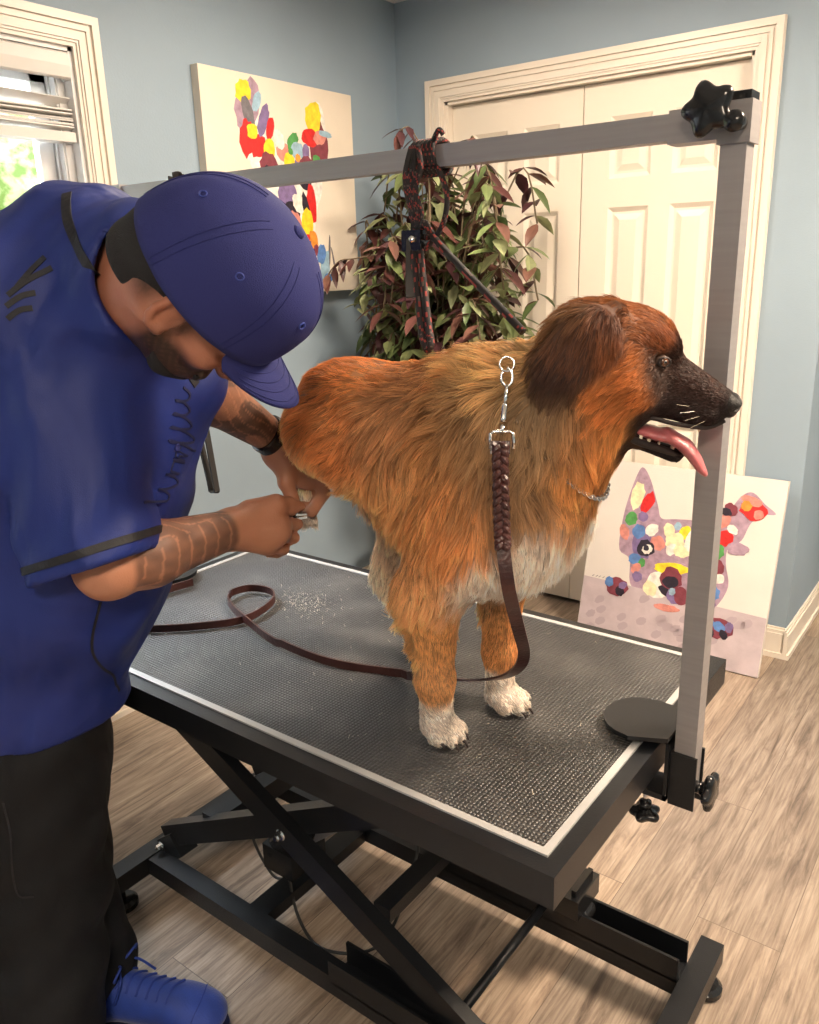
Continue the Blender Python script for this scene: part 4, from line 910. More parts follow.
for sg in (1, -1):
    e = ball(H(.0400, .0412*sg, .009), .0088, 'eye', M['sclera'], dog)
    dr = hs*sg*.86+hf*.50+ht*.03; dr /= np.linalg.norm(dr)
    c = H(.0405, .0425*sg, .009)
    bm = NB(); lathe(bm, c+dr*.0068, dr, ((.0058, 0), (.0050, .0012), (.003, .0019), (0, .0022)), n=20); i_ = done(bm, 'iris', M['iris'], e, smooth=True)
    bm = NB(); lathe(bm, c+dr*.0080, dr, ((.0027, 0), (.0024, .0009), (0, .0014)), n=16); done(bm, 'pupil', M['pupil'], e, smooth=True)
    # dark lid rims
    bm = NB(); s_, t_ = hf*.86-hs*sg*.5, ht; pts = []
    for k in range(17):
        a = 2*PI*k/16; pts.append(c+dr*.0062+s_*.0088*math.cos(a)+t_*.0056*math.sin(a))
    tube(bm, pts, .0016, 8, caps=False); done(bm, 'eyelid', M['gum'], dog, smooth=True)
vn = Vol(H(.15, 0, -.025)-.04, H(.15, 0, -.025)+.04, .0014)
vn.ell(H(.146, 0, -.024), (.014, .019, .0145), .006, hf, ht); vn.ell(H(.150, 0, -.034), (.008, .009, .010), .006, hf, ht)
for sg in (1, -1): vn.ell(H(.149, .009*sg, -.024), (.011, .009, .010), .004, hf, ht)
for sg in (1, -1): vn.cap(H(.160, .0075*sg, -.024), H(.152, .016*sg, -.030), .0032, .0028, .002, op='cut')
P_, Q_ = vn.mesh(); link('nose', npmesh('nose', P_, Q_), M['nose'], dog)
# tongue lolling forward over the lower teeth to the side
vt = Vol(H(.06, 0, -.09)-.11, H(.06, 0, -.09)+.11, .002)
TP = [H(.025, .004, -.092), H(.060, .008, -.088), H(.095, .014, -.088), H(.120, .018, -.100), H(.134, .022, -.114)]
for k in range(4): vt.cap(TP[k], TP[k+1], (.019, .022, .022, .021)[k], (.022, .022, .021, .016)[k], .006, sq=(ht*.8+hf*.5 if k > 1 else ht, .34))
P_, Q_ = vt.mesh(); link('tongue', npmesh('tongue', P_, Q_), M['tongue'], dog)
# lips: dark folded edge of the upper and the lower jaw
for sg in (1, -1):
    bm = NB(); tube(bm, spline([H(.146, .008*sg, -.048), H(.125, .020*sg, -.061), H(.085, .032*sg, -.065), H(.045, .038*sg, -.066), H(.012, .044*sg, -.078)], 6), [.003]*24+[.0035], 8); done(bm, 'upper_lip', M['gum'], dog, smooth=True)
    bm = NB(); tube(bm, spline([H(.010, .044*sg, -.078), H(.016, .041*sg, -.092), H(.040, .033*sg, -.100), H(.070, .022*sg, -.104), H(.100, .012*sg, -.107), H(.110, .0, -.108)], 6), .0052, 8); done(bm, 'lower_lip', M['gum'], dog, smooth=True)
    for f, s, t, L_, r_, up in ((.118, .014, -.060, .010, .0030, -1), (.094, .012, -.104, .016, .0034, 1), (.060, .024, -.100, .009, .0032, 1), (.048, .028, -.099, .009, .0036, 1), (.026, .036, -.072, .010, .0045, -1), (.040, .034, -.068, .008, .0036, -1), (.074, .019, -.102, .007, .0025, 1)):
        bm = NB(); a = H(f, s*sg, t); tube(bm, [a, a+ht*up*L_*.5, a+ht*up*L_+hf*.001], [r_, r_*.85, r_*.25], 8); done(bm, 'tooth', M['tooth'], dog, smooth=True)
# whiskers
for sg in (1, -1):
    for k in range(4):
        bm = NB(); a = H(.095+.008*k, .027*sg, -.038-.005*k); tube(bm, [a, a+hs*sg*.010+hf*-.004, a+hs*sg*.022-hf*.020-ht*.004*k], [.00022, .00018, .00008], 4); done(bm, 'whisker', M['tooth'], dog)
# claws
for pa, f in (((-.272, .146, .725), (.93, -.30, 0)), ((-.236, .286, .725), (.93, -.22, 0))):
    f = np.array(f)/np.linalg.norm(f); s_ = np.array((-f[1], f[0], 0)); p = np.array(pa)
    for o, ff in ((-.024, .046), (-.009, .062), (.009, .062), (.024, .046)):
        a = p+f*(ff-.004)+s_*o+(0, 0, -.013); bm = NB(); tube(bm, [a, a+f*.006+(0, 0, -.001), a+f*.011+(0, 0, -.008)], [.0032, .0026, .0008], 8); done(bm, 'claw', M['gum'], dog, smooth=True)

# ---- collar chain, snap and leash
BV = BVHTree.FromPolygons([tuple(p) for p in DP], [tuple(q) for q in DQ])
col_ = empty('chain_collar', (-.10, .22, 1.20), 'thin silver chain collar round the dog neck', 'collar')
SNP = V((-.158, .085, 1.255)); ringc = V((-.110, .215, 1.215)); 
cpts = []
c0 = ringc; ax_ = V((.70, .10, .55)).normalized(); s1, s2 = frame_of(ax_)
for k in range(120):
    a = 2*PI*k/120; d = s1*math.cos(a)+s2*math.sin(a); h = BV.ray_cast(c0+d*.4, -d)
    cpts.append((h[0] if h[0] else c0+d*.11)+d*(-.004+.030*max(0, -d.z)**3))
for i in range(0, 120):
    bm = NB(); a = cpts[i]; b = cpts[(i+1) % 120]; d = (b-a).normalized(); nn = (a-c0).normalized(); sd = d.cross(nn)
    u_ = nn if i % 2 else sd; Lk = (b-a).length*.72
    tube(bm, [a+d*(Lk*math.cos(2*PI*k/10))+u_*(.0038*math.sin(2*PI*k/10)) for k in range(11)], .0011, 5, caps=False)
    if i == 0: cb = bm
    else:
        me_ = bpy.data.meshes.new('t'); bm.to_mesh(me_); bm.free(); cb.from_mesh(me_); bpy.data.meshes.remove(me_)
done(cb, 'chain', M['chrome'], col_, smooth=True)
lsh = empty('braided_leash', (-.17, .07, TZ), 'dark brown braided leather leash clipped to the collar and looping over the table', 'leash')
s0 = V((-0.0968, 0.0636, 1.2902)); s1_ = V((-0.0879, 0.0370, 1.2372)); s2_ = V((-0.0840, 0.0259, 1.2175))
bm = NB(); tube(bm, [s0, s0*.6+s1_*.4], .0022, 8); lathe(bm, s0*.62+s1_*.38, s1_-s0, ((.0028, 0), (.0036, .004), (.0036, .020), (.0028, .024))); tube(bm, [s0*.15+s1_*.85, s1_], .0028, 8)
tube(bm, [s0+CR*(.007*math.sin(2*PI*k/14))+CU*(.010+.011*math.cos(2*PI*k/14)) for k in range(13)], .0018, 8)
done(bm, 'snap_hook', M['chrome'], lsh, smooth=True)
bm = NB(); tube(bm, [s0+CU*.026+CR*.009*math.cos(2*PI*k/16)+CU*.009*math.sin(2*PI*k/16) for k in range(17)], .0014, 8, caps=False); done(bm, 'ring', M['chrome'], col_, smooth=True)
q = s1_; W2_ = .0125
bm = NB(); tube(bm, [q-CR*.014-CU*.020, q-CR*.014-CU*.002, q-CR*.010+CU*.001, q+CR*.010+CU*.001, q+CR*.014-CU*.002, q+CR*.014-CU*.020], .0022, 8); done(bm, 'buckle', M['chrome'], lsh, smooth=True)
# braided part
e0 = V((-0.0851, 0.0277, 1.2244)); e1 = V((-0.0714, 0.0074, 1.1610)); e2 = V((-0.0582, -0.0096, 1.1074))
axp = spline([e0, e1, e2], 14); bm = NB()
for st in range(3):
    pts = []
    for i in range(141):
        t_ = i/140; p = axp[min(len(axp)-1, int(t_*(len(axp)-1)))]*(1-(t_*(len(axp)-1))%1)+axp[min(len(axp)-1, int(t_*(len(axp)-1))+1)]*((t_*(len(axp)-1))%1)
        a = t_*2*PI*4.5+st*2*PI/3; pts.append(p+CR*(.0062*math.sin(a))-CW*(.0028*math.sin(2*a)+.002))
    tube(bm, pts, .0046, 8)
strap(bm, [e0+CU*.004, e0-CU*.012], .024, .006, CR)
done(bm, 'braid', M['leather'], lsh, bevel=0)
f1 = V((-0.0576, -0.0107, 1.1103))
lp = [f1, V((-0.0472, -0.0138, 1.0572)), V((-0.0550, 0.0258, 0.9871)), V((-0.0853, 0.0949, 0.9190)), V((-0.1054, 0.1174, 0.8803)), V((-0.1548, 0.1539, 0.8333)), V((-0.2466, 0.2068, 0.7766)), V((-0.3235, 0.2241, 0.7513)), V((-.445, .258, .706)), V((-.574, .222, .706)), V((-.72, .222, .712)), V((-.831, .252, .716)), V((-.93, .29, .716)), V((-.990, .335, .712)), V((-.985, .390, .710)), V((-.93, .405, .710)), V((-.885, .375, .709)), V((-.862, .30, .7075)), V((-.875, .245, .706)), V((-.92, .19, .706)), V((-.98, .135, .706)), V((-1.05, .09, .706)), V((-1.10, .06, .706))]
P3 = spline(lp, 8); sides = []
N_ = len(P3)
for i, p in enumerate(P3):
    z = p.z; fl = min(1, max(0, (z-.712)/.05))
    sides.append(V(CR)*fl+V((0, 0, 1))*(1-fl))       # the strap lies on edge on the table, flat to the viewer above it
strap(bm := NB(), [p+V((0, 0, .004)) if p.z < .712 else p for p in P3], .0165, .0035, sides)
done(bm, 'strap', M['leather'], lsh, smooth=False)
bm = NB(); strap(bm, [V((-1.17, .20, .712)), V((-1.15, .26, .712)), V((-1.133, .345, .712))], .018, .004, (0, 0, 1))
tag(done(bm, 'leash_handle', M['leather']), 'short dark leather strap end lying at the left edge of the table', 'strap')
# loose clipped hair on the mat
r_ = np.random.RandomState(5); n = 380; p = np.stack([-.84+r_.normal(size=n)*.045, .414+r_.normal(size=n)*.035, np.full(n, .7012)], 1); far = r_.rand(n) < .35
p[far, 0] = r_.uniform(-1.0, -.05, far.sum()); p[far, 1] = r_.uniform(.05, .6, far.sum())
a = r_.rand(n)*6.28; d = np.stack([np.cos(a), np.sin(a), 0*a+.1], 1)*r_.uniform(.004, .018, (n, 1)); sd = np.stack([-np.sin(a), np.cos(a), 0*a], 1)*.00022
Vv = np.stack([p-sd, p+sd, p+d*.6+sd+(0, 0, .0015), p+d*.6-sd+(0, 0, .0015)], 1).reshape(-1, 3)
tag(link('clipped_hair', npmesh('clipped_hair', Vv, np.arange(4*n).reshape(-1, 4)), mat('pale_hair', (.70, .62, .50), .7)), 'wisps of pale clipped dog hair scattered on the rubber mat', 'hair', kind='stuff')
# ================================================================ THE MAN
man = empty('person', (-.90, -.20, 0), 'man in blue cap and blue jersey bending over the table, holding the dog hind paw', 'person')
def vec(*a): return np.array(a, float)
mr, mu, mw = np.array(CR), np.array(CU), np.array(CW)
pf = .50*mr-.78*mu+.48*mw; pf /= np.linalg.norm(pf)          # face direction: down towards his hands
e1 = .88*mr+.43*mu; pt = .90*e1-.44*mw; pt -= pf*(pt@pf); pt /= np.linalg.norm(pt)   # crown of the head
ps = np.cross(pf, pt)                                          # his right
PC = vec(*(-0.4320, -0.1269, 1.4074))
def G_(f, s, t): return PC+pf*f+ps*s+pt*t
SK = srgb(178, 124, 98); SKD = srgb(150, 92, 66)
ShR = vec(*(-0.6772, -0.1800, 1.3782)); ElR = vec(*(-0.5805, -0.2084, 1.0418)); WrR = vec(*(-0.5890, 0.0301, 1.0303))
ShL = vec(*(-0.7688, 0.0460, 1.3618)); ElL = vec(*(-0.6538, -0.0011, 1.2843)); WrL = vec(*(-0.6195, 0.1699, 1.1479))
NB_ = vec(*(-0.6601, -0.1131, 1.4507)); Hip = vec(*(-0.9060, -0.2135, 0.7478)); Che = vec(*(-0.7283, -0.1333, 1.2236))
vb = Vol((-1.02, -.42, .80), (-.26, .30, 1.60), .0036)
# head
vb.ell(G_(-.012, 0, .055), (.096, .074, .085), .02, pf, pt)
vb.ell(G_(.030, 0, -.020), (.060, .056, .070), .03, pf, pt)
vb.ell(G_(.050, 0, -.070), (.036, .034, .028), .03, pf, pt)          # chin
for sg in (1, -1):
    vb.cap(G_(-.015, .058*sg, -.030), G_(.045, .026*sg, -.076), .017, .016, .02); vb.ell(G_(.058, .040*sg, -.012), (.022, .024, .02), .02, pf, pt)
    vb.cap(G_(.076, .012*sg, .030), G_(.068, .050*sg, .026), .010, .009, .012); vb.ell(G_(.077, .031*sg, .008), (.012, .014, .010), .006, pf, pt, op='cut'); vb.ell(G_(.071, .031*sg, .008), (.012, .012, .012), .003, pf, pt)
vb.cap(G_(.086, 0, .020), G_(.108, 0, -.022), .008, .012, .012); vb.ell(G_(.098, .012, -.026), (.010, .008, .008), .006, pf, pt); vb.ell(G_(.098, -.012, -.026), (.010, .008, .008), .006, pf, pt)
vb.cap(G_(.088, .018, -.050), G_(.088, -.018, -.050), .007, .007, .008); vb.cap(G_(.086, .015, -.060), G_(.086, -.015, -.060), .008, .008, .006)
# ears
for sg in (1, -1):
    for k in range(7):
        a0 = -2.0+k*.62; a1 = a0+.62
        p0 = G_(-.006-.016*math.cos(a0), .078*sg+.004*math.cos(a0)*sg, .0+.028*math.sin(a0)); p1 = G_(-.006-.016*math.cos(a1), .078*sg+.004*math.cos(a1)*sg, .0+.028*math.sin(a1))
        vb.cap(p0, p1, .0052, .0052, .004)
    vb.ell(G_(-.004, .073*sg, 0), (.017, .006, .028), .005, pf, pt); vb.ell(G_(.002, .078*sg, -.026), (.007, .005, .008), .005, pf, pt); vb.ell(G_(.006, .082*sg, .0), (.008, .007, .013), .003, pf, pt, op='cut')
# neck, shoulders, chest (under the jersey), arms
vb.cap(G_(-.045, 0, -.01), NB_, .054, .056, .03); vb.cap(G_(-.02, 0, -.05), NB_*.7+Che*.3, .05, .06, .04)
vb.cap(NB_*.8+Che*.2, ShR, .045, .060, .03); vb.cap(NB_*.8+Che*.2, ShL, .045, .058, .03); vb.cap(NB_*.6+Che*.4, Che, .10, .125, .04); vb.cap(Che, Che*.4+Hip*.6, .13, .135, .05)
vb.cap(ShR, ElR, .062, .044, .03); vb.cap(ShL, ElL, .060, .044, .03)
def forearm(E_, W_, r0=.044, r1=.047, r2=.029):
    m_ = E_*.70+W_*.30; vb.cap(E_, m_, r0, r1, .02); vb.cap(m_, W_, r1, r2, .02)
forearm(ElR, WrR, .044, .047, .031); forearm(ElL, WrL, .042, .044, .028)
# right hand: a fist closed round the clipper
KN = [vec(*(-0.5595, 0.1053, 1.0481)), vec(*(-0.5526, 0.1055, 1.0245)), vec(*(-0.5569, 0.1026, 1.0015)), vec(*(-0.5684, 0.0932, 0.9824))]
vb.cap(WrR, (KN[1]+KN[2])*.42+WrR*.16, .029, .030, .02); vb.cap(WrR+mu*.006, KN[0]*.8+WrR*.2, .022, .019, .015); vb.cap(WrR-mu*.010, KN[3]*.8+WrR*.2, .022, .020, .015)
FR = mr*.55+mw*.83
for k, K_ in enumerate(KN):
    L1, L2, L3 = ((.036, .024, .018), (.038, .027, .019), (.035, .025, .018), (.028, .019, .016))[k]
    j1 = K_+(mr*.50+mw*.86-mu*.05*k)*L1; j2 = j1+(-mr*.65+mw*.45-mu*.35)*L2; j3 = j2+(-mr*.85-mw*.45)*L3
    vb.cap(K_-(mr*.01), K_, .0125, .0118, .008); vb.cap(K_, j1, .0116, .0102, .004); vb.cap(j1, j2, .0102, .0092, .003); vb.cap(j2, j3, .0092, .0080, .003)
T0 = vec(*(-0.5872, 0.0661, 1.0521)); T1_ = vec(*(-0.5617, 0.1019, 1.0608)); T2_ = vec(*(-0.5615, 0.1314, 1.0517)); T3 = vec(*(-0.5581, 0.1560, 1.0407))
vb.cap(T0, T1_, .018, .0135, .015); vb.cap(T1_, T2_, .0125, .0115, .006); vb.cap(T2_, T3, .0115, .0085, .004)
# left hand: back of the hand towards us, fingers closed over the paw
P0 = vec(*(-0.6179, 0.1757, 1.1255)); Q0 = vec(*(-0.5962, 0.1974, 1.0873))
vb.cap(WrL, P0, .027, .026, .015); vb.cap(P0, Q0, .027, .026, .02, sq=(mw, .72))
vb.cap(P0, vec(*(-0.5862, 0.2143, 1.0775)), .024, .022, .02)
FL = ((((-0.5699, 0.2133, 1.0872)), ((-0.5610, 0.2185, 1.0486)), ((-0.5800, 0.2046, 1.0156)), ((-0.6000, 0.2056, 1.0235)), .0128),
      (((-0.5903, 0.2162, 1.0803)), ((-0.5790, 0.2265, 1.0365)), ((-0.5996, 0.2145, 1.0118)), ((-0.6145, 0.2128, 1.0233)), .0125),
      (((-0.6073, 0.2132, 1.0787)), ((-0.6025, 0.2299, 1.0303)), ((-0.6214, 0.2187, 1.0111)), ((-0.6295, 0.2180, 1.0254)), .0118),
      (((-0.6222, 0.2082, 1.0816)), ((-0.6251, 0.2301, 1.0346)), ((-0.6383, 0.2208, 1.0157)), ((-0.6430, 0.2189, 1.0271)), .0105))
for (a, b_, c_, d_, r_) in FL:
    a, b_, c_, d_ = map(np.array, (a, b_, c_, d_)); vb.cap(Q0*.4+a*.6, a, r_*1.15, r_, .010); vb.cap(a, b_, r_, r_*.92, .004); vb.cap(b_, c_, r_*.92, r_*.84, .003); vb.cap(c_, d_, r_*.84, r_*.7, .003)
th = [vec(*(-0.6046, 0.1732, 1.1096)), vec(*(-0.5943, 0.1597, 1.0778)), vec(*(-0.5848, 0.1621, 1.0514)), vec(*(-0.5803, 0.1705, 1.0299))]
vb.cap(th[0], th[1], .020, .0145, .015); vb.cap(th[1], th[2], .0135, .0118, .005); vb.cap(th[2], th[3], .0116, .0088, .004)
BP, BQ = vb.mesh(); BN, _ = normals(BP, BQ)
if (BN*(BP-BP.mean(0))).sum() < 0: BQ = BQ[:, ::-1]; BN = -BN
BC = np.tile(np.array(SK), (len(BP), 1)); BC *= (1+.05*wob(BP, 120, 8))[:, None]
# redder knuckles and ears, darker stubbly jaw
rel = BP-PC; gf, gs, gt = rel@pf, rel@ps, rel@pt
headm = np.exp(-np.maximum(0, np.linalg.norm(rel, axis=1)-.12)**2/.0008)
BC = BC*(1-headm[:, None]*.25*np.array((.6, 1, 1)))
for K_ in KN+[vec(*x[0]) for x in FL]:
    w = np.exp(-np.linalg.norm(BP-K_, axis=1)**2/.0002); BC *= 1+w[:, None]*np.array((.05, -.12, -.12))
# tattoos: inked sleeves on both forearms
def inked(E_, W_, t0, t1, seed, dark):
    global BC
    d = W_-E_; L2 = d@d; t = ((BP-E_)@d)/L2; ax = E_+t[:, None]*d; rr = np.linalg.norm(BP-ax, axis=1); s_ = np.cross(d, (0, 0, 1)); s_ /= np.linalg.norm(s_); u_ = np.cross(s_, d)/math.sqrt(L2)
    ang = np.arctan2((BP-ax)@u_, (BP-ax)@s_); r_ = np.random.RandomState(seed)
    m = np.clip((t-t0)/.05, 0, 1)*np.clip((t1-t)/.04, 0, 1)*(rr < .065)
    scale_ = np.abs(np.sin(t*26+1.2*np.sin(ang*2+seed)+ang*1.5)); feath = np.abs(np.sin(ang*7+t*8+1.1*np.sin(t*14)))
    big = wob(BP, 70, seed, 4); pat = np.where(np.where(big > .25, scale_ < .22, feath < .24), .28, .74)-np.where(big < -.55, .45, 0)+.12*wob(BP, 260, seed+2)
    k = np.clip(pat, 0, .92)*m*dark; BC = BC*(1-k[:, None])+np.array(srgb(52, 46, 44))*k[:, None]
inked(ElR, WrR, .02, .93, 3, .85); inked(ElL, WrL, -.3, .90, 6, 1.0)
# close-cropped fade and beard shadow
def mixc(mask, c):
    global BC
    BC = BC*(1-mask[:, None])+np.array(c)*mask[:, None]
beard = np.clip((-.018-gt)/.02, 0, 1)*np.clip((gf+.015)/.02, 0, 1)*headm*(np.abs(gs) < .09)*(gf < .12)
side = np.exp(-((gf-.018)/.014)**2)*np.clip((.05-np.abs(gt-.02))/.02, 0, 1)*(np.abs(gs) > .04)*headm
fade = np.clip((-.022-gf)/.02, 0, 1)*np.clip((gt+.045)/.03, 0, 1)*headm
mixc(np.clip(beard*.95+side*.7+fade*.85, 0, .96)*(1-.15*np.clip(wob(BP, 900, 2), 0, 1)), srgb(34, 26, 23))
me = npmesh('person_body', BP, BQ); vcol(me, np.clip(BC, 0, 1)); M['skin'] = amat('skin', .46, bump=.25, bscale=420, sss=.12, spec=.4); link('body', me, M['skin'], man)
# beard and hair volumes
vh = Vol(PC-.17, PC+.17, .0036)
vh.ell(G_(-.014, 0, .052), (.101, .079, .090), .02, pf, pt); vh.cap(G_(-.060, 0, -.005), G_(-.062, 0, -.025), .060, .055, .02)
vh.plane_cut(G_(-.020, 0, .0), pf*1.0-pt*.45, PC-.17, PC+.17); vh.plane_cut(G_(-.05, 0, -.052), -pt, PC-.17, PC+.17, .01)
P_, Q_ = vh.mesh(); M['hair'] = mat('black_cropped_hair', (.011, .010, .011), .8, bump=1, bscale=700, sheen=0); link('hair', npmesh('hair', P_, Q_), M['hair'], man)
vh = Vol(PC-.17, PC+.17, .0036)
vh.ell(G_(.051, 0, -.071), (.039, .037, .031), .02, pf, pt)
for sg in (1, -1): vh.cap(G_(-.004, .060*sg, -.036), G_(.045, .030*sg, -.078), .012, .018, .02); vh.cap(G_(.092, .006*sg, -.041), G_(.086, .026*sg, -.056), .0045, .0045, .003)
vh.plane_cut(G_(.10, 0, -.062), pf*.8+pt*.9, G_(.10, 0, -.062)-.02, G_(.10, 0, -.062)+.02)
P_, Q_ = vh.mesh(); link('beard', npmesh('beard', P_, Q_), M['hair'], man)
# ---- cap
cap_ = empty('cap', (0, 0, 0)); cap_.parent = man; cap_.location = -V(man.location)+V(G_(0, 0, .05))
M['cap'] = mat('royal_blue_twill', (.013, .018, .13), .8, bump=.5, bscale=900); M['cap_dark'] = mat('black_sweatband', (.008, .008, .009), .8)
def cap_point(a, h, off=0):
    """a: angle from the front round his right side; h 0 rim .. 1 button"""
    r = (1-h**2.5)**(1/2.1) if h < 1 else 0
    fr = math.cos(a); seam = 1-.010*abs(math.cos(3*a))**14*(1-h*.5)
    f = (.121 if fr > 0 else .120)*fr*r*seam; s_ = .093*math.sin(a)*r*seam
    rim = .018+.022*(fr*.5+.5)-.006*abs(math.sin(a))
    t = rim+(.162-rim)*h+.010*math.sin(PI*h)*max(fr, 0)
    n_ = np.array((fr, math.sin(a), .5+h*2)); n_ /= np.linalg.norm(n_)
    return V(G_(-.006+f+n_[0]*off, s_+n_[1]*off, t+n_[2]*off))
bm = NB(); NA, NH = 96, 26; grid = []
for j in range(NH):
    h = (j/(NH-1))**.8*.998; grid.append([bm.verts.new(cap_point(2*PI*k/NA, h)) for k in range(NA)])
for j in range(NH-1):
    for k in range(NA): bm.faces.new((grid[j][k], grid[j][(k+1) % NA], grid[j+1][(k+1) % NA], grid[j+1][k]))
bm.faces.new(grid[-1])
crown = done(bm, 'crown', M['cap'], cap_, smooth=True)
mod = crown.modifiers.new('thick', 'SOLIDIFY'); mod.thickness = .002; mod.offset = -1
bm = NB(); c_ = cap_point(0, 1); lathe(bm, c_+V(pt)*-.002, V(pt), ((.0085, 0), (.0085, .003), (.006, .006), (0, .007)), n=20); done(bm, 'button', M['cap'], cap_, smooth=True)
for k in range(6):   # seam stitching and eyelets
    a = (k+.0)*PI/3
    for da in (-.035, .035):
        bm = NB(); tube(bm, [cap_point(a+da/(1.01-h_*.9)*(1-h_*.55), h_, .0004) for h_ in np.linspace(.02, .93, 22)], .0006, 5); done(bm, 'seam_stitch', M['cap'], cap_, smooth=True)
    am = a+PI/6; p = cap_point(am, .60, .0005); s_ = (cap_point(am+.03, .60)-cap_point(am-.03, .60)).normalized(); t_ = (cap_point(am, .63)-cap_point(am, .57)).normalized()
    bm = NB(); tube(bm, [p+s_*.0042*math.cos(q_)+t_*.0042*math.sin(q_) for q_ in np.linspace(0, 2*PI, 15)], .0011, 6, caps=False); ey_ = done(bm, 'eyelet', mat('eyelet_thread', (.03, .05, .26), .6) if k == 0 else M['eyelet'], cap_, smooth=True)
    if k == 0: M['eyelet'] = ey_.data.materials[0]
# brim
bm = NB(); rows = []
for i in range(33):
    a = math.radians(-50+100*i/32); row = []
    for j in range(9):
        t_ = j/8; base = cap_point(a, 0.0); s0_ = .093*math.sin(a); fx = .112*math.cos(a)
        reach = .076*(max(0, math.cos(a*1.75))**.45)
        f_ = -.010+fx*1.05+reach*t_; ss = s0_*(1-.04*t_)
        tt = .040-.006*abs(math.sin(a))-.005*t_-.16*(1-math.cos(ss/.11))*.62*t_**.35
        row.append((f_, ss, tt))
    rows.append(row)
for off in (0, -.0028):
    gr = [[bm.verts.new(V(G_(f_, s_, t_+off))) for f_, s_, t_ in row] for row in rows]
    for i in range(32):
        for j in range(8): bm.faces.new((gr[i][j], gr[i+1][j], gr[i+1][j+1], gr[i][j+1]))
    if off == 0: top_ = gr
    else:
        for i in range(32): bm.faces.new((top_[i][8], top_[i+1][8], gr[i+1][8], gr[i][8]))
done(bm, 'brim', M['cap'], cap_, smooth=True)
for q_ in (.25, .45, .65, .85, .97):
    bm = NB(); tube(bm, [V(G_(*[row[int(q_*8)][c]*(1-(q_*8-int(q_*8)))+row[min(8, int(q_*8)+1)][c]*(q_*8-int(q_*8))+(.0005 if c == 2 else 0) for c in range(3)])) for row in rows[2:-2]], .0006, 5); done(bm, 'brim_stitch', M['cap'], cap_, smooth=True)

# ---- jersey
def folds(m, scale, strength, dist, stretch):
    nt = m.node_tree; L = nt.links.new; b = nt.nodes['Principled BSDF']; old = b.inputs['Normal'].links[0].from_node
    tc = nt.nodes.new('ShaderNodeTexCoord'); mp = nt.nodes.new('ShaderNodeMapping'); mp.inputs['Scale'].default_value = stretch; mp.inputs['Rotation'].default_value = (.3, .5, .4); L(tc.outputs['Object'], mp.inputs[0])
    n = nt.nodes.new('ShaderNodeTexNoise'); n.inputs['Scale'].default_value = scale; n.inputs['Detail'].default_value = 2; n.inputs['Distortion'].default_value = .8; L(mp.outputs[0], n.inputs[0])
    bp = nt.nodes.new('ShaderNodeBump'); bp.inputs['Strength'].default_value = strength; bp.inputs['Distance'].default_value = dist; L(n.outputs[0], bp.inputs['Height']); L(bp.outputs[0], old.inputs['Normal'])
M['jersey'] = amat('royal_blue_jersey', .55, sheen=.0, bump=.25, bscale=700)
folds(M['jersey'], 4.5, .8, .03, (1.6, 1.6, .8))
vj = Vol((-1.22, -.62, .66), (-.34, .30, 1.58), .0065)
Bk = vec(*(-0.7335, -0.1615, 1.4012))
vj.cap(Hip-mu*.01, Hip*.5+Che*.5, .165, .175, .08, sq=(mw, .92)); vj.cap(Hip*.5+Che*.5, Che, .170, .160, .08); vj.cap(Che, NB_*.55+Che*.45, .150, .125, .08)
vj.ell(Bk, (.15, .14, .12), .08); vj.ell(vec(*(-0.8696, -0.2265, 1.2266)), (.19, .17, .22), .10)
vj.cap(NB_, ShR, .085, .088, .06); vj.cap(NB_, ShL, .082, .082, .06)
# hem of the jersey: flared skirt cut by a plane
vj.cap(Hip, Hip-vec(.03, .02, .13), .165, .172, .05)
# front placket edge hanging down beside the belly
vj.cap(Che+mr*.10+mw*.06, vec(*(-0.7992, -0.0772, 0.8925)), .05, .055, .06); vj.cap(vec(*(-0.6968, -0.0242, 1.2405)), vec(*(-0.6979, -0.0227, 1.1088)), .05, .045, .05)
# collar stand
vj.cap(NB_, NB_*.38+G_(-.045, 0, -.02)*.62, .092, .078, .04); vj.cap(NB_*.3+Che*.7, NB_*.35+G_(-.02, 0, -.06)*.65, .11, .072, .05)
dL = ElL-ShL; dL /= np.linalg.norm(dL); vj.cap(ShL, ElL, .088, .075, .05)
vj.warp(lambda X, Y, Z: .007*np.abs(np.sin(17*X+21*Z-9*Y+1.3*np.sin(7*X-9*Z)))*np.clip(np.sin(6*Z+5*X+1.2)+.4, 0, 1)-.003+.0035*np.sin(38*X+22*Z+3*np.sin(9*Y+5*Z))*np.sin(14*Y-9*Z+1)+.0022*np.sin(70*X-30*Z+40*Y+2*np.sin(20*Z))+.003*np.sin(25*Z-18*X+2*np.sin(12*Y)))
HemR = vec(*(-0.5972, -0.2151, 1.0405)); dR = HemR-ShR; dR /= np.linalg.norm(dR)
vs_ = Vol((-1.22, -.62, .66), (-.34, .30, 1.58), .0065)
vs_.cap(ShR, HemR+dR*.03, .096, .097, .05)
vs_.warp(lambda X, Y, Z: .007*np.abs(np.sin(13*X+24*Z+14*Y+1.5*np.sin(9*X-7*Z)))*np.clip((1.20-Z)/.12, 0, 1)-.0025+.0040*np.sin(38*X+22*Z+3*np.sin(9*Y+5*Z))*np.sin(14*Y-9*Z+1)+.0025*np.sin(70*X-30*Z+40*Y+2*np.sin(20*Z)))
vs_.plane_cut(HemR, dR*1.0+mr*.16, HemR-.18, HemR+.18, .004)
vs_.cap(HemR-dR*.045, HemR+dR*.08, .074, .082, .006, op='cut')
h_ = np.maximum(.035-np.abs(vj.F-vs_.F), 0)/.035; tz = np.clip(((HemR-dR*.10)[2]-vj.ax[2])/-.05, 0, 1)[None, None, :]; vj.F = (np.minimum(vj.F, vs_.F)-h_*h_*.035*.25*tz).astype(np.float32)
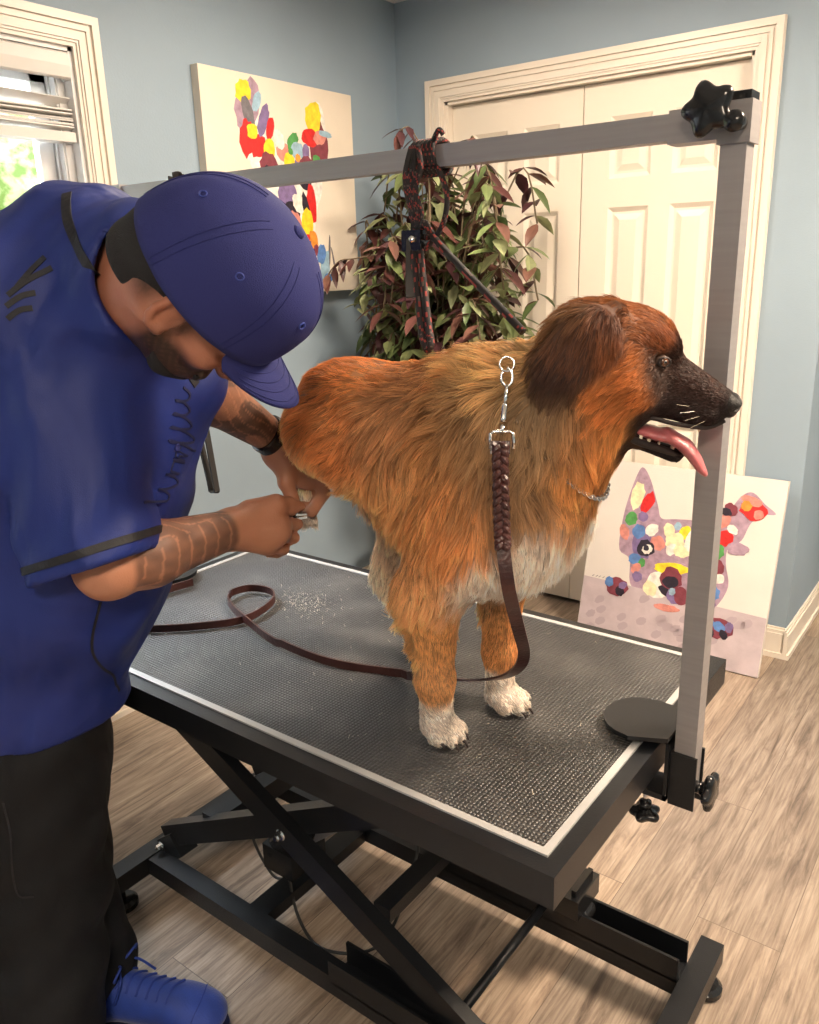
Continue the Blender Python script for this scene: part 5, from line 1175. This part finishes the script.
hemc = Hip-vec(.03, .02, .030); vj.plane_cut(hemc, (0, 0, -1), hemc-.25, hemc+.25, .004); vj.cap(hemc-vec(0, 0, .12), hemc+vec(0, 0, .02), .150, .150, .01, op='cut')
vj.cap(NB_*.38+G_(-.045, 0, -.01)*.62, G_(-.03, 0, -.03), .060, .082, .008, op='cut')
JP, JQ = vj.mesh(); JN, _ = normals(JP, JQ)
if (JN*(JP-JP.mean(0))).sum() < 0: JQ = JQ[:, ::-1]; JN = -JN
JC = np.tile(np.array((.009, .023, .165)), (len(JP), 1))
me = npmesh('jersey', JP, JQ); vcol(me, JC); jersey = link('jersey', me, M['jersey'], man)
JB = BVHTree.FromPolygons([tuple(p) for p in JP], [tuple(q) for q in JQ])
M['piping'] = mat('black_piping', (.008, .008, .012), .6, bump=.3, bscale=800); M['stitch'] = mat('navy_embroidery', (.008, .012, .06), .55, bump=.4, bscale=900)
def on_jersey(pts, w, name, m, th=.0016, n=8, off=.0006, parent=None, cast=True):
    P3 = spline(pts, n); c, sd = [], []
    for i, p in enumerate(P3):
        h = JB.ray_cast(p-CW*.35, CW) if cast else (None,)
        if h[0] is None: h = JB.find_nearest(p)
        c.append(h[0]+h[1]*off); sd.append(h[1])
    out = []
    for i in range(len(c)):
        d = c[min(i+1, len(c)-1)]-c[max(i-1, 0)]; out.append(d.cross(sd[i]))
    c2_ = [c[0]]; s2 = [out[0]]
    for a, b_ in zip(c[1:], out[1:]):
        if (a-c2_[-1]).length > .004 and b_.length > 1e-6: c2_.append(a); s2.append(b_)
    bm = NB(); strap(bm, c2_, w, th, s2); return done(bm, name, m, parent or jersey)
# sleeve band parallel to the hem, a ring
s1_, t1_ = frame_of(V(dR*1.0+mr*.16)); c0_ = V(HemR-dR*.024); runs = [[]]
for k in range(97):
    a = 2*PI*k/96+2.2; d_ = s1_*math.cos(a)+t1_*math.sin(a); h = JB.ray_cast(c0_+d_*.16, -d_)
    if h[0] is not None and .085 < (h[0]-c0_).length < .125: runs[-1].append((h[0]+h[1]*.0012, h[1]))
    elif runs[-1]: runs.append([])
run = max(runs, key=len); bm = NB(); pr_ = [p for p, n_ in run]
strap(bm, pr_, .011, .002, [(pr_[min(i+1, len(pr_)-1)]-pr_[max(i-1, 0)]).cross(run[i][1]) for i in range(len(pr_))]); done(bm, 'sleeve_band', M['piping'], jersey)
on_jersey([(-0.6200, -0.1678, 1.5373), (-0.5708, -0.1994, 1.4940), (-0.5270, -0.2095, 1.4490), (-0.5086, -0.1868, 1.4030), (-0.5047, -0.1488, 1.3571), (-0.5038, -0.1152, 1.3056)], .013, 'neck_piping', M['piping'])
on_jersey([(-0.6706, -0.1406, 0.9518), (-0.6909, -0.1579, 0.8779), (-0.6862, -0.1717, 0.8324), (-0.7073, -0.1573, 0.7745)], .004, 'side_piping', M['piping'])
# lettering on the back of the shoulders, and embroidered script on the chest
for k, (a, b_) in enumerate(((( (-0.6055, -0.2814, 1.4169)), ((-0.5700, -0.2416, 1.4505))), (((-0.6054, -0.2862, 1.4042)), ((-0.5791, -0.2594, 1.4218))), (((-0.6032, -0.2899, 1.3901)), ((-0.5820, -0.2687, 1.4033))), (((-0.5990, -0.2734, 1.4248)), ((-0.5781, -0.2423, 1.4648))))):
    on_jersey([a, (V(a)+V(b_))/2+V(CU)*.004, b_], .007, 'back_lettering', M['piping'])
for a_, b_, am_, nw in ((V((-0.5710, -0.0504, 1.2653)), V((-0.5693, -0.0810, 1.1816)), .007, 4.5), (V((-0.5632, -0.0743, 1.1870)), V((-0.5774, -0.1125, 1.1150)), .006, 3.5)):
    on_jersey([a_+(b_-a_)*t_+V(CR)*am_*math.sin(t_*nw*6.28)+V(CU)*am_*.7*math.cos(t_*nw*6.28) for t_ in np.linspace(0, 1, 26)], .0035, 'script_lettering', M['stitch'], n=4)
bm = NB(); h = JB.find_nearest(V((-0.5582, -0.0712, 1.1854))); lathe(bm, h[0], h[1], ((.006, 0), (.0065, .002), (.005, .0028), (.004, .002)), n=16); done(bm, 'button', M['cap'], jersey, smooth=True)

# ---- trousers
M['trousers'] = amat('black_trousers', .75, spec=.25, bump=.35, bscale=500)
folds(M['trousers'], 5, .8, .03, (1.4, 1.4, .7))
vt = Vol((-1.30, -.62, .02), (-.62, .12, .98), .0075)
KnR = vec(*(-0.8778, -0.2462, 0.3644))
hipR = vec(*(-0.8593, -0.2288, 0.6833)); hipL = vec(*(-0.9550, -0.1503, 0.5980))
AnR = vec(*(-0.8358, -0.3042, 0.0941)); AnL = vec(-.895, -.155, .12); KnL = vec(*(-0.9538, -0.1688, 0.3404))
vt.cap(Hip, Hip-vec(.02, .02, .12), .150, .150, .05); vt.cap(hipR, KnR, .122, .108, .04); vt.cap(KnR, AnR, .108, .098, .03); vt.cap(hipL, KnL, .110, .085, .04); vt.cap(KnL, AnL, .083, .068, .03)
vt.cap(AnL, AnL-vec(0, 0, .04), .066, .066, .02); vt.cap(AnR, AnR-vec(0, 0, .05), .084, .084, .02)
vt.warp(lambda X, Y, Z: .004*np.sin(30*Z+12*X+2*np.sin(14*Y+8*Z))*np.sin(16*X+10*Y)+.003*np.sin(55*Z-22*Y+2*np.sin(20*X)))
vt.plane_cut((0, 0, .055), (0, 0, -1), (-1.4, -.7, -.2), (-.5, .3, .2))
TP_, TQ = vt.mesh(); TN, _ = normals(TP_, TQ)
if (TN*(TP_-TP_.mean(0))).sum() < 0: TQ = TQ[:, ::-1]
me = npmesh('trousers', TP_, TQ); vcol(me, np.tile(np.array((.0085, .009, .011)), (len(TP_), 1))); tr = link('trousers', me, M['trousers'], man)
TB = BVHTree.FromPolygons([tuple(p) for p in TP_], [tuple(q) for q in TQ])
JB_, JB = JB, TB
on_jersey([(-0.7832, -0.3190, 0.6395), (-0.7842, -0.3276, 0.5499), (-0.7948, -0.3311, 0.4586), (-0.7725, -0.3173, 0.4500)], .003, 'pocket_seam', M['piping'], parent=tr)
JB = JB_
# ---- shoes
M['shoe'] = mat('blue_suede', (.018, .055, .34), .62, bump=.5, bscale=300, var=.2, vscale=25, sheen=.3); M['sole'] = mat('navy_rubber', (.012, .018, .07), .5); M['lace'] = mat('blue_lace', (.02, .05, .30), .7); M['aglet'] = mat('lace_tip', (.45, .36, .22), .3, metal=.6)
def shoe(heel, yaw, name_loc):
    sh = empty('shoe', (0, 0, 0)); sh.parent = man; sh.location = V(heel)-V(man.location)
    d = vec(math.cos(yaw), math.sin(yaw), 0); n_ = vec(-math.sin(yaw), math.cos(yaw), 0); h0 = np.array(heel)
    F_ = lambda f, s, z: h0+1.1*(d*f+n_*s)+vec(0, 0, z*1.06)
    v = Vol(np.minimum(F_(-.05, 0, 0), F_(.34, 0, 0))-(.08, .08, .02), np.maximum(F_(-.05, 0, 0), F_(.34, 0, 0))+(.08, .08, .17), .004)
    v.ell(F_(.045, 0, .060), (.052, .042, .055), .02, d); v.cap(F_(.05, 0, .085), F_(.04, 0, .125), .042, .044, .03); v.cap(F_(.05, 0, .06), F_(.20, .004, .045), .045, .043, .03, sq=((0, 0, 1), .95)); v.ell(F_(.232, .004, .038), (.062, .050, .036), .03, d); v.cap(F_(.08, 0, .09), F_(.19, 0, .062), .030, .026, .02)
    v.plane_cut(F_(0, 0, .020), (0, 0, -1), F_(.14, 0, 0)-.25, F_(.14, 0, 0)+.25)
    P_, Q_ = v.mesh(); link('upper', npmesh('upper', P_, Q_), M['shoe'], sh)
    bm = NB(); pts = []
    for k in range(40):
        a = 2*PI*k/40; f = .142+.152*math.cos(a); wdt = .046+.008*math.cos(a-.6)-.006*math.exp(-((f-.11)/.04)**2); pts.append(F_(f, wdt*math.sin(a)*(1-.15*abs(math.cos(a))**6), 0))
    poly(bm, [tuple(p) for p in pts], (0, 0, .026)); done(bm, 'sole', M['sole'], sh, bevel=.004)
    B = BVHTree.FromPolygons([tuple(p) for p in P_], [tuple(q) for q in Q_])
    for i in range(6):
        f = .195-.018*i; z_ = .15
        pts = []
        for s_ in (-.026, -.013, 0, .013, .026):
            h = B.ray_cast(V(F_(f+(.010 if s_ > 0 else -.004)*(abs(s_)/.026), s_, .3)), V((0, 0, -1))); pts.append(h[0]+V((0, 0, .0025)) if h[0] else V(F_(f, s_, .09)))
        bm = NB(); tube(bm, spline(pts, 4), .0026, 6); done(bm, 'lace', M['lace'], sh, smooth=True)
    k0 = V(F_(.095, 0, .125))
    for sg in (1, -1):
        bm = NB(); tube(bm, spline([k0, k0+V(d)*.02+V(n_)*.022*sg+V((0, 0, .022)), k0+V(d)*.018+V(n_)*.045*sg+V((0, 0, .014)), k0+V(d)*.01+V(n_)*.030*sg+V((0, 0, -.002)), k0], 6), .0026, 6); done(bm, 'bow_loop', M['lace'], sh, smooth=True)
        bm = NB(); tube(bm, spline([k0, k0+V(d)*.02+V(n_)*.03*sg+V((0, 0, -.005)), k0+V(d)*.05*(.2 if sg < 0 else 1)+V(n_)*.046*sg+V((0, 0, -.045))], 6), .0026, 6); done(bm, 'lace_end', M['lace'], sh, smooth=True)
    # toe seam and heel panel
    for f0, z0 in ((.235, .3),):
        pts = []
        for s_ in np.linspace(-.05, .05, 15):
            h = B.ray_cast(V(F_(f0+.012*math.cos(s_*30), s_, .3)), V((0, 0, -1)))
            if h[0]: pts.append(h[0]+V((0, 0, .0006)))
        bm = NB(); tube(bm, pts, .0013, 5); done(bm, 'toe_seam', M['lace'], sh, smooth=True)
shoe((-.932, -.200, 0), .48, None); shoe((AnR[0]-.06, AnR[1]-.03, 0), .40, None)
# ---- wrist band (worn)
wb = WrL*.92+ElL*.08; dw = (WrL-ElL)/np.linalg.norm(WrL-ElL)
bm = NB(); s1_, t1_ = frame_of(dw); pr = []
for hgt in (-.011, -.009, .009, .011): pr.append((.0300 if abs(hgt) > .01 else .0345, hgt))
lathe(bm, wb, dw, [(.028, -.0105), (.0345, -.0105), (.0355, -.008), (.0355, .008), (.0345, .0105), (.028, .0105)], n=36); done(bm, 'wristband', M['black_plastic'], man, smooth=False)
# ---- clipper held in the right hand
cl = empty('nail_clipper', tuple((-0.5609, 0.1398, 1.0210)), 'small black nail clipper with metal tip held in the man right fist', 'nail clipper')
a = V((-0.6145, 0.1145, 1.0098)); b_ = V((-0.5595, 0.1432, 1.0203)); c_ = V((-0.5469, 0.1575, 1.0222))
bm = NB(); tube(bm, [a, a*.3+b_*.7, b_], [.008, .0088, .0085], 12); lathe(bm, b_-(b_-a).normalized()*.004, b_-a, ((.0085, 0), (.011, .001), (.011, .005), (.008, .007))); done(bm, 'handle', M['black_plastic'], cl, smooth=True)
bm = NB(); beam(bm, b_, c_, .011, .004, CU); beam(bm, b_+V(CU)*.007, c_+V(CU)*.005, .010, .003, CU); done(bm, 'jaw', M['chrome'], cl, bevel=.0008)
